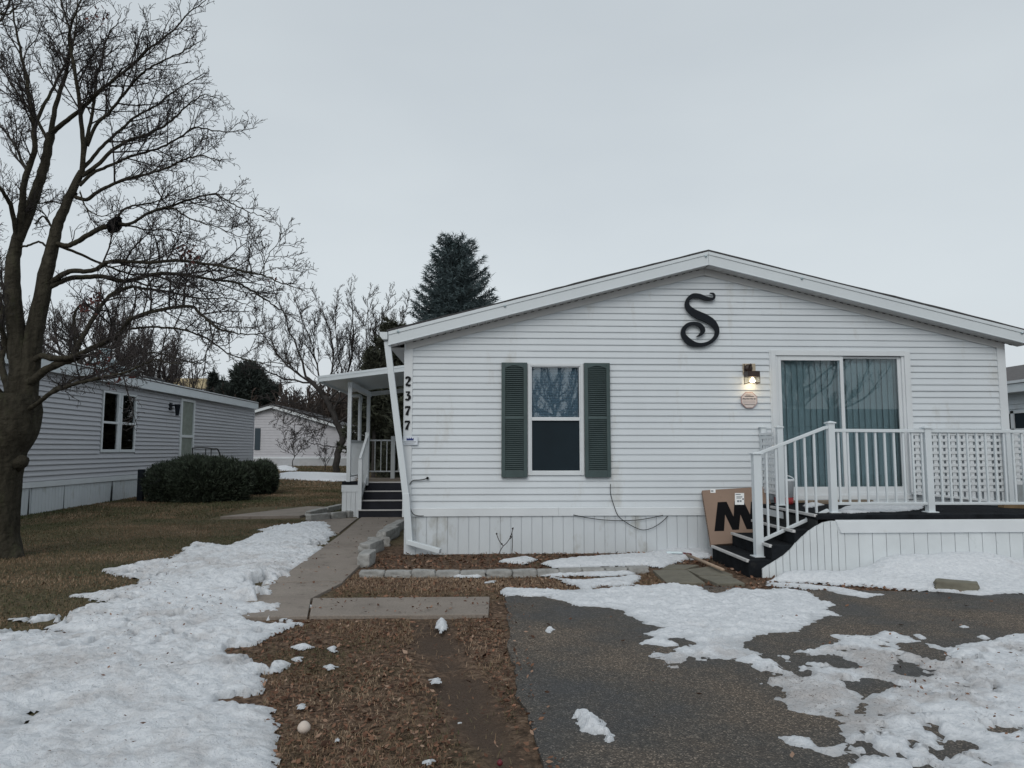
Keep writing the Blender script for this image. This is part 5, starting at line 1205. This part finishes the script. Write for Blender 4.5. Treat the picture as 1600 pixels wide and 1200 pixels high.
# reflected trees across the street
bare_tree('street_tree', (3.9,-26,0), 8.5, 4.2, 61, 'bare tree across the street, mirrored in the window glass', 14, mb_twig='twig', sp=.4, lv=2, minr=.014, crown0=.1)
bare_tree('street_tree', (19.5,-33,0), 9.5, 5.5, 62, 'bare tree across the street, mirrored in the sliding door', 12, mb_twig='twig', sp=.45, lv=2, minr=.014)
T_ = thing('manufactured_house', (20, -30, 0), 'low home across the street, mirrored in the sliding door glass', 'house')
b = MB(); b.box(13, 30, -34, -29, 0, 2.6); b.build('wall', M['siding_grey'], T_); b = MB(); b.prism([(12.7,-28.6,2.6),(12.7,-31.5,3.7),(12.7,-34.4,2.6)], (17.6,0,0)); b.build('roof', M['shingle2'], T_)
b = MB(); b.box(17, 18.4, -28.99, -28.95, 1.0, 2.2); b.box(24, 25.4, -28.99, -28.95, 1.0, 2.2); b.build('window', M['screen'], T_)

# ------------------------------------------------------------------ snow
def sdf_poly(X, Y, P):
    P = np.asarray(P, float); n = len(P); d = np.full(X.shape, 1e9); ins = np.zeros(X.shape, bool)
    for i in range(n):
        a = P[i]; b = P[(i+1) % n]; e = b-a; wx = X-a[0]; wy = Y-a[1]; t = np.clip((wx*e[0]+wy*e[1])/(e@e+1e-12), 0, 1)
        d = np.minimum(d, (wx-t*e[0])**2+(wy-t*e[1])**2)
        c = ((a[1] > Y) != (b[1] > Y)); 
        with np.errstate(divide='ignore', invalid='ignore'): xi = a[0]+(Y-a[1])/(b[1]-a[1]+1e-15)*e[0]
        ins ^= c & (X < xi)
    d = np.sqrt(d); return np.where(ins, d, -d)
def snow(lab, polys, holes=(), thick=.03, edge=.10, res=.02, na=.10, base=.006, bumps=.02, dirt=0.3, seed=0, zfun=None, extra=None, dirtf=None, z=None, nf=1.0):
    W = [np.array([(ag(*p) if z is None else az(*p, z))[:2] for p in pl]) for pl in polys]; HL = [np.array([ag(*p)[:2] for p in pl]) for pl in holes]
    A = np.vstack(W); x = np.arange(A[:,0].min()-.12, A[:,0].max()+.12, res); y = np.arange(max(A[:,1].min()-.12, -8.6), A[:,1].max()+.12, res); X, Y = np.meshgrid(x, y)
    s = np.max([sdf_poly(X, Y, w_) for w_ in W], 0)
    for h_ in HL: s = np.minimum(s, -sdf_poly(X, Y, h_))
    n1 = fbm(X*3.2*nf, Y*3.2*nf, seed, 5, .62)-.5; n2 = fbm(X*14*nf, Y*14*nf, seed+20, 4, .65)-.5
    s = s+na*1.5*n1+na*1.25*n2*np.clip(1-s/.35, 0, 1)
    if extra is not None: 
        s = s+extra(X, Y)
    h = np.where(s > 0, thick*(1-np.exp(-np.maximum(s, 0)/edge)), s*.5)
    pit = fbm(X*9, Y*9, seed+40, 4, .6)-.5; h = h+np.clip(s/.1, 0, 1)*bumps*(1.5*pit+.9*(fbm(X*2.2, Y*2.2, seed+60, 3)-.5)+.9*(fbm(X*26, Y*26, seed+80, 2)-.5)); h = np.where(s > 0.03, np.maximum(h, .003), h)
    if zfun is not None: h = h+np.clip(s/.08, 0, 1)*zfun(X, Y)
    Z = (gz(X, Y) if z is None else z)+base+np.maximum(h, -.03)
    dm = np.full(X.shape, dirt) if dirtf is None else dirtf(X, Y)
    thin = np.clip(1-h/.010, 0, 1)
    ny, nx = X.shape; I = np.arange(ny-1)[:, None]*nx+np.arange(nx-1)[None, :]
    F = np.stack([I, I+1, I+nx+1, I+nx], -1).reshape(-1, 4); hm = h.ravel()[F]; F = F[(hm > 0).any(1)]
    used = np.unique(F); mp_ = np.full(X.size, -1); mp_[used] = np.arange(len(used)); b = MB()
    b.add_np(np.stack([X, Y, Z], -1).reshape(-1, 3)[used], mp_[F])
    return tag(b.build('snow_patch', M['snow'], smooth=True, attrs={'dirt': dm.ravel()[used], 'thin': thin.ravel()[used]}), lab, 'snow', 'melting snow patches', 'stuff')
S1 = [(520,824),(517,838),(506,852),(495,866),(480,880),(466,892),(452,903),(438,908),(428,915),(421,927),(424,934),(445,934),(476,940),(487,949),(462,953),(432,958),(420,963),(450,968),(466,975),(440,985),(422,996),(404,1006),(388,1012),(366,1014),(358,1020),(385,1025),(405,1026),(422,1030),(445,1038),(428,1046),(408,1060),(410,1085),(424,1110),(420,1140),(430,1170),(438,1200),(450,1290),(-140,1290),(-160,1000),(0,984),(34,981),(84,989),(111,990),(54,974),(13,968),(61,964),(101,960),(125,950),(150,946),(175,938),(130,936),(118,931),(160,925),(202,917),(219,906),(185,899),(160,891),(185,886),(216,884),(215,880),(233,878),(277,868),(290,856),(304,849),(330,851),(358,852),(388,842),(408,832),(405,827),(435,822),(469,817),(506,816)]
def s1bump(X, Y):
    z = 0
    for px, py, r_, h_ in ((395,905,.28,.07),(400,935,.16,.11)): q = az(px, py); z = z+h_*np.exp(-((X-q[0])**2+((Y-q[1])*.7)**2)/r_**2)
    q = az(404, 943); z = z-.09*np.exp(-((X-q[0])**2/.16**2+(Y-q[1])**2/.12**2))
    return z
snow('large old snow field over the left lawn and beside the walk', [S1], [[(20,1150),(60,1105),(72,1108),(40,1128)]], .045, .17, .019, .11, bumps=.040, seed=1, zfun=s1bump, dirtf=lambda X, Y: np.clip(.22+1.25*(fbm(X*.8, Y*.8, 77, 3)-.25)*sm(-6, -3.5, -np.abs(Y+3.2)), 0, 1), extra=lambda X, Y: -.9*sm(.52, .78, fbm(X*5, Y*4, 25, 5, .62))*sm(-6.2,-5,Y)*sm(.42, .12, sdf_poly(X, Y, np.array([ag(*p)[:2] for p in S1])))-.75*sm(.60, .74, fbm(X*11, Y*8, 35, 3, .6))*sm(.46, .62, fbm(X*1.2, Y*1.2, 36, 3))*sm(-5.6, -4.6, Y)*sm(0.5, -1.2, Y))
S2 = [(781,921),(796,919),(850,921),(904,922),(950,920),(988,917),(1020,915),(1048,913),(1087,918),(1117,929),(1132,925),(1147,922),(1189,924),(1225,920),(1257,925),(1285,940),(1307,946),(1288,951),(1307,961),(1285,968),(1260,978),(1251,988),(1206,990),(1186,995),(1170,1001),(1175,1012),(1200,1024),(1234,1028),(1238,1036),(1222,1042),(1243,1049),(1279,1036),(1307,1042),(1333,1049),(1335,1037),(1305,1023),(1248,1021),(1268,1013),(1299,1009),(1321,1001),(1300,994),(1344,993),(1369,995),(1366,986),(1403,989),(1425,1000),(1454,1006),(1479,1012),(1513,1006),(1549,1004),(1572,997),(1600,992),(1720,985),(1720,1290),(1330,1290),(1316,1198),(1321,1186),(1312,1160),(1306,1128),(1271,1119),(1243,1113),(1231,1102),(1212,1088),(1220,1082),(1212,1074),(1184,1071),(1175,1063),(1186,1056),(1212,1059),(1190,1050),(1150,1031),(1102,1029),(1090,1034),(1078,1026),(1069,1037),(1073,1049),(1063,1063),(1042,1067),(1021,1055),(1027,1043),(1009,1027),(1024,1019),(1048,1023),(1060,1013),(1030,1010),(1000,1007),(1024,997),(1003,991),(1039,982),(1009,976),(988,964),(970,955),(934,949),(904,949),(874,937),(850,932),(820,932),(790,928)]
dq = az(1545, 1060)
snow('broad broken snow sheet lying across the asphalt driveway', [S2], [[(1046,998),(1070,997),(1084,1005),(1078,1011),(1057,1008)], [(1395,1007),(1440,1004),(1455,1012),(1477,1026),(1455,1030),(1430,1022),(1412,1017)], [(1397,1040),(1425,1039),(1447,1054),(1440,1060),(1405,1057)], [(1340,1092),(1352,1075),(1380,1072),(1362,1088),(1347,1115),(1338,1110)], [(1465,1180),(1500,1160),(1530,1168),(1500,1172)]],
     .034, .15, .020, .11, bumps=.034, seed=5, dirtf=lambda X, Y: np.clip(.05+1.3*sm(-3.9, -5.3, Y)*sm(.38,.72,fbm(X*1.6, Y*1.6, 91, 4))+.7*np.exp(-((X-dq[0])**2/.06+(Y-dq[1])**2/.05)), 0, 1.3), extra=lambda X, Y: -1.1*sm(-4.7, -5.3, Y)*sm(.59, .86, fbm(X*5.6, Y*4.4, 15, 5, .62))-.7*sm(.60, .74, fbm(X*12, Y*8, 45, 3, .6))*sm(.42, .58, fbm(X*1.6, Y*1.6, 46, 3))*sm(-4.4, -5.0, Y))
S4 = [(1203,909),(1217,902),(1262,901),(1307,902),(1352,899),(1397,893),(1431,893),(1482,893),(1541,893),(1566,894),(1600,895),(1740,895),(1740,925),(1640,927),(1566,928),(1532,931),(1487,927),(1445,923),(1403,921),(1347,915),(1307,914),(1262,911)]
snow('drift of white snow banked against the deck skirt', [S4], [], .06, .14, .022, .05, bumps=.02, dirt=.1, seed=9, zfun=lambda X, Y: .16*np.exp(-((Y+2.0)/.35)**2)*(.25+np.exp(-((X-5.15)/.7)**2)+.5*np.exp(-((X-4.4)/.3)**2)))
snow('thin snow strip between deck drift and driveway', [[(1200,911),(1243,913),(1307,918),(1347,927),(1380,930),(1352,935),(1319,930),(1290,922),(1243,918),(1198,915)]], [], .025, .08, .02, .05, dirt=.2, seed=10)
snow('snow bank in the house bed before the white skirting', [[(845,881),(885,874),(932,871),(995,868),(1051,859),(1089,857),(1116,862),(1116,871),(1070,874),(1036,887),(1014,884),(964,884),(901,887),(864,887)]], [], .06, .10, .02, .05, dirt=.1, seed=11)
snow('small snow remnant in bed below the weed stalk', [[(782,877),(820,870),(839,874),(823,881),(795,879)]], [], .04, .08, .02, .05, dirt=.1, seed=12)
snow('narrow snow strip just outside the edging blocks', [[(698,900),(726,896),(757,898),(751,902),(714,902)], [(820,896),(857,892),(879,896),(914,893),(951,890),(995,892),(992,898),(942,902),(901,899),(870,901),(839,899)]], [], .035, .08, .02, .05, dirt=.15, seed=13)
snow('ragged snow fingers on brown grass above driveway snow', [[(864,902),(890,905),(901,907),(940,905),(998,900),(989,915),(932,916),(917,921),(905,915),(886,910)], [(754,910),(776,907),(770,911)]], [], .03, .08, .02, .07, dirt=.15, seed=14)
snow('thick lone lump of snow on the near asphalt', [[(903,1118),(925,1120),(940,1132),(946,1142),(963,1150),(960,1158),(950,1165),(938,1152),(920,1149),(905,1145),(902,1130)]], [], .075, .06, .010, .05, bumps=.02, dirt=0, seed=15, nf=3.0)
snow('small icy snow blob on the asphalt near the grass edge', [[(849,985),(858,981),(867,985),(858,989)]], [], .05, .05, .01, .04, dirt=.2, seed=16, nf=3.0)
snow('upright little snow chunk beside the slab of the walk', [[(684,972),(690,968),(698,974),(696,984),(688,989),(683,981)]], [], .07, .05, .01, .022, dirt=0, seed=17, nf=3.0)
snow('scattered thin snow scraps on the brown grass strip', [[(505,1042),(516,1038),(527,1043),(514,1048)], [(455,1012),(476,1006),(490,1012),(470,1017)], [(515,1014),(522,1012),(526,1018),(517,1020)], [(458,1030),(470,1028),(470,1036)], [(674,1063),(684,1060),(688,1067),(677,1068)], [(714,1130),(724,1129),(722,1134)], [(665,1192),(675,1189),(672,1196)], [(462,1104),(474,1101),(474,1108)], [(523,1157),(530,1154),(532,1160)]], [], .03, .05, .010, .03, dirt=.1, seed=18, nf=3.0)
snow('two small snow flecks on the bare far asphalt', [[(1498,980),(1507,978),(1514,981),(1506,983)], [(1526,996),(1536,993),(1548,998),(1540,1001)], [(1424,991),(1440,994),(1448,998),(1440,1000)]], [], .03, .05, .014, .02, dirt=.1, seed=19, nf=3.0)
snow('patchy snow pair near bottom of driveway', [[(1221,1154),(1240,1150),(1262,1154),(1280,1168),(1300,1166),(1322,1164),(1320,1176),(1308,1188),(1285,1182),(1255,1170),(1230,1162)]], [], .03, .06, .014, .05, dirt=.6, seed=21)
snow('long bright snow strip on the far lawn by porch', [[(436,740),(470,739),(510,740),(560,742),(556,752),(515,752),(470,750),(436,748)]], [], .10, .3, .08, .2, dirt=0, seed=22)
snow('far snow patch beneath the small distant home', [[(430,729),(450,728),(466,732),(462,736),(438,736)]], [], .10, .3, .08, .2, dirt=.2, seed=23)
snow('slushy snow remains lying on the black deck carpet', [[(1303,800),(1318,794),(1340,788),(1390,786),(1440,790),(1436,796),(1400,800),(1360,800),(1330,802)], [(1255,790),(1275,785),(1285,789),(1262,794)]], [], .03, .05, .02, .06, dirt=.1, seed=24, z=DZ)
b = MB(); b.prism([(-1.75,RY0+.1,zr(-1.75)+.047),(XL-.04,RY0+.06,zr(XL-.04)+.047),(XL-.04,RY0+.06,zr(XL)+.14),(-1.3,RY0+.08,zr(-1.3)+.095)], (0,2.6,0)); tag(b.build('roof_snow', M['snow'], bevel=.03), 'wedge of white snow resting on the porch awning roof', 'snow')

# ------------------------------------------------------------------ litter and grass
def inpoly_any(X, Y, W): return np.max([sdf_poly(X, Y, w_) for w_ in W], 0)
s1w = np.array([ag(*p)[:2] for p in S1]); s2w = np.array([ag(*p)[:2] for p in S2])
def scatter(n, x0, x1, y0, y1, seed, f):
    r = np.random.default_rng(seed); X = r.uniform(x0, x1, n); Y = r.uniform(y0, y1, n); k = r.random(n) < f(X, Y); return X[k], Y[k], r
def ground_z(X, Y): return gz(X, Y)-(.012*fbm(X*1.3, Y*1.3, 3, 4)+.014*fbm(X*9, Y*9, 8, 3))*sm(40, 15, np.hypot(X, Y+4))
def blades(name, lab, sets, cat):
    b = MB(); tone = []
    for (n, box_, f, h, wd, tb, sd, flatn) in sets:
        X, Y, r = scatter(n, *box_, sd, f); m = len(X); Z = ground_z(X, Y)-.004
        a = r.uniform(0, 2*math.pi, m); tl = r.uniform(.2, 1, m)*flatn; L = h*r.uniform(.5, 1.4, m)
        d = np.stack([np.cos(a)*tl, np.sin(a)*tl, np.sqrt(np.maximum(.05, 1-tl**2*.9))], -1); d /= np.linalg.norm(d, axis=1, keepdims=True); s = np.stack([-np.sin(a), np.cos(a), np.zeros(m)], -1)*wd
        P = np.stack([X, Y, Z], -1); mid = P+d*(L*.55)[:, None]; tip = mid+(d*np.array((1.2,1.2,.3)))*(L*.5)[:, None]
        V = np.stack([P-s, P+s, mid+s*.7, mid-s*.7, tip], 1).reshape(-1, 3); o = np.arange(m)[:, None]*5
        b.add_np(V, np.concatenate([o+np.array([0,1,2,3])], 1)); b.big.append((np.concatenate([o+np.array([3,2,4])], 1)+b.n-len(V)))
        t = np.clip(tb+.55*(fbm(X*1.1, Y*1.1, 31+sd, 3)-.5)*2+r.normal(size=m)*.16, 0, 1); tone.append(np.repeat(t, 5))
    return tag(b.build(name, M['blades'], attrs={'tone': np.concatenate(tone)}), lab, cat, kind='stuff')
rut = lambda X, Y: np.interp(Y, [-8, -6.3, -5.2, -4.4, -3.7], [.25,.12,-.14,-.28,-.36])
def strip_f(X, Y): 
    v = (X < .2)*1.0*(1-.93*(np.abs(X-rut(X, Y)) < .13+.08*vnoise(X*5, Y*5, 3)))*(sdf_poly(X, Y, s1w) < .03)*(.3+.9*fbm(X*2, Y*2, 12, 3)); return v*(~((Y > -3.63) & (Y < -2.86)))*(~((Y > -2.9) & (X < -1.36)))
def lawn_f(X, Y): return (sdf_poly(X, Y, s1w) < .03)*(~((X > wl_v(Y)) & (Y < 5.1)))*(.35+.8*fbm(X*1.2, Y*1.2, 19, 3))*(~((X > -5.2) & (X < -3.1) & (Y > 4.7) & (Y < 7.5)))
def wl_v(Y): return np.interp(Y, [-2.9, -1.5, 2.2, 5.0], [-2.10, -2.06, -2.22, -3.2])
bedf = lambda X, Y: .5+0*X
blades('dry_grass', 'short tan and green winter grass over the lawns', [
    (62000, (-2.2,.24,-7.6,-3.5), lambda X, Y: strip_f(X, Y)*(.35+1.2*sm(.4,.65,fbm(X*2.6, Y*2.6, 55, 3))), .035, .0022, .55, 3, 1.15), (22000, (-1.36,2.0,-2.9,-1.5), lambda X, Y: (sdf_poly(X, Y, s2w) < .02)*(.2+.9*fbm(X*2, Y*2, 12, 3)), .04, .0026, .72, 4, .9),
    (150000, (-9.2,-1.9,-4.5,5), lawn_f, .04, .0032, .35, 5, .9), (80000, (-9.2,-2.75,5,15), lawn_f, .05, .006, .33, 6, .85), (30000, (-14,-2.8,15,34), lambda X, Y: .8+0*X, .08, .014, .4, 7, .8),
    (3000, (-1.3,3.0,-1.2,-.05), lambda X, Y: .3+0*X, .06, .003, .35, 8, .7)], 'grass')
def leaves(name, lab, sets):
    b = MB(); tone = []
    for (n, box_, f, size, sd, zof) in sets:
        X, Y, r = scatter(n, *box_, sd, f); m = len(X); Z = zof(X, Y)+r.uniform(.002, .02, m)
        nrm = np.stack([r.normal(size=m)*.45, r.normal(size=m)*.45, np.ones(m)], -1); nrm /= np.linalg.norm(nrm, axis=1, keepdims=True); a = r.uniform(0, 6.28, m)
        u = np.stack([np.cos(a), np.sin(a), np.zeros(m)], -1); u -= nrm*(u*nrm).sum(1, keepdims=True); u /= np.linalg.norm(u, axis=1, keepdims=True); v = np.cross(nrm, u); S = (size*r.uniform(.45, 1.5, m))[:, None]
        c = np.stack([X, Y, Z], -1); cur = nrm*S*r.uniform(-.3, .6, (m, 1))
        V = np.stack([c-u*S, c-v*S*.5+cur*.3-u*S*.2, c+u*S*.2-v*S*.42+cur*.2, c+u*S+cur, c+v*S*.45+cur*.4+u*S*.15, c+v*S*.5-u*S*.3+cur*.1], 1).reshape(-1, 3); o = np.arange(m)[:, None]*6
        b.add_np(V, np.concatenate([o+np.array([0,1,2,3,4,5])], 1)[:, [0,1,2,3]]); b.big.append(np.concatenate([o+np.array([0,3,4,5])], 1)+b.n-len(V)); tone.append(np.repeat(np.clip(r.beta(2, 2.2, m), 0, 1), 6))
    return tag(b.build(name, M['leaves'], attrs={'tone': np.concatenate(tone)}), lab, 'leaves', kind='stuff')
leaves('fallen_leaves', 'brown fallen leaves littering grass, bed, walk and asphalt', [
    (16000, (-2.2,.3,-7.5,-3.5), lambda X, Y: strip_f(X, Y)*(.25+.9*fbm(X*3, Y*3, 66, 3)), .012, 1, ground_z), (900, (-2.2,.25,-7.5,-3.6), lambda X, Y: strip_f(X, Y), .02, 2, ground_z), (2200, (-1.3,3.2,-1.15,-.03), lambda X, Y: .8+0*X, .022, 3, ground_z), (900, (.0,.5,-7.5,-3.0), lambda X, Y: sm(.30, .0, np.abs(X-.22)+.15*vnoise(X*6, Y*6, 3)), .013, 4, lambda X, Y: .006+0*X),
    (1200, (-1.36,2.4,-2.9,-1.45), lambda X, Y: .7*(sdf_poly(X, Y, s2w) < 0), .02, 5, ground_z), (1500, (2.2,4.2,-2.7,-1.3), lambda X, Y: .8*(sdf_poly(X, Y, s2w) < 0)*(~((X > 2.86) & (Y > -1.9)))*(~((X < 2.8) & (Y > -2.25)&(X>1.9))), .022, 6, ground_z),
    (160, (.3,5,-7.2,-2.9), lambda X, Y: .6*(sdf_poly(X, Y, s2w) < 0), .018, 7, lambda X, Y: .005+0*X), (260, (-2.1,-1.36,-2.6,5), lambda X, Y: .4+.6*(Y < -1), .014, 8, lambda X, Y: .016+0*X), (90, (-1.4,.1,-3.6,-2.9), lambda X, Y: .8+0*X, .014, 9, lambda X, Y: .018+0*X),
    (800, (-9,-2.2,-4,9), lambda X, Y: .5*(sdf_poly(X, Y, s1w) < 0), .018, 10, ground_z), (500, (3.9,9,-2.95,-2.35), lambda X, Y: .5+0*X, .018, 13, lambda X, Y: .004+0*X)])
leaves('snow_litter', 'dark twigs and leaf scraps strewn on the left snow', [(2600, (-6,-1.4,-7,4.5), lambda X, Y: (sdf_poly(X, Y, s1w) > .06)*(.0+(.12+.88*sm(.45, .62, fbm(X*.9, Y*.9, 77, 3)))*(.25+.75*sm(-1.5,-2.6,Y))), .010, 11, lambda X, Y: .055+.006*vnoise(X*3, Y*3)), (1300, (2.2,6.0,-7,-3.0), lambda X, Y: (sdf_poly(X, Y, s2w) > .05)*(.10+.9*(Y < -4.5)*sm(.42,.66,fbm(X*2.2, Y*2.2, 93, 4))), .010, 12, lambda X, Y: .042+0*X)])
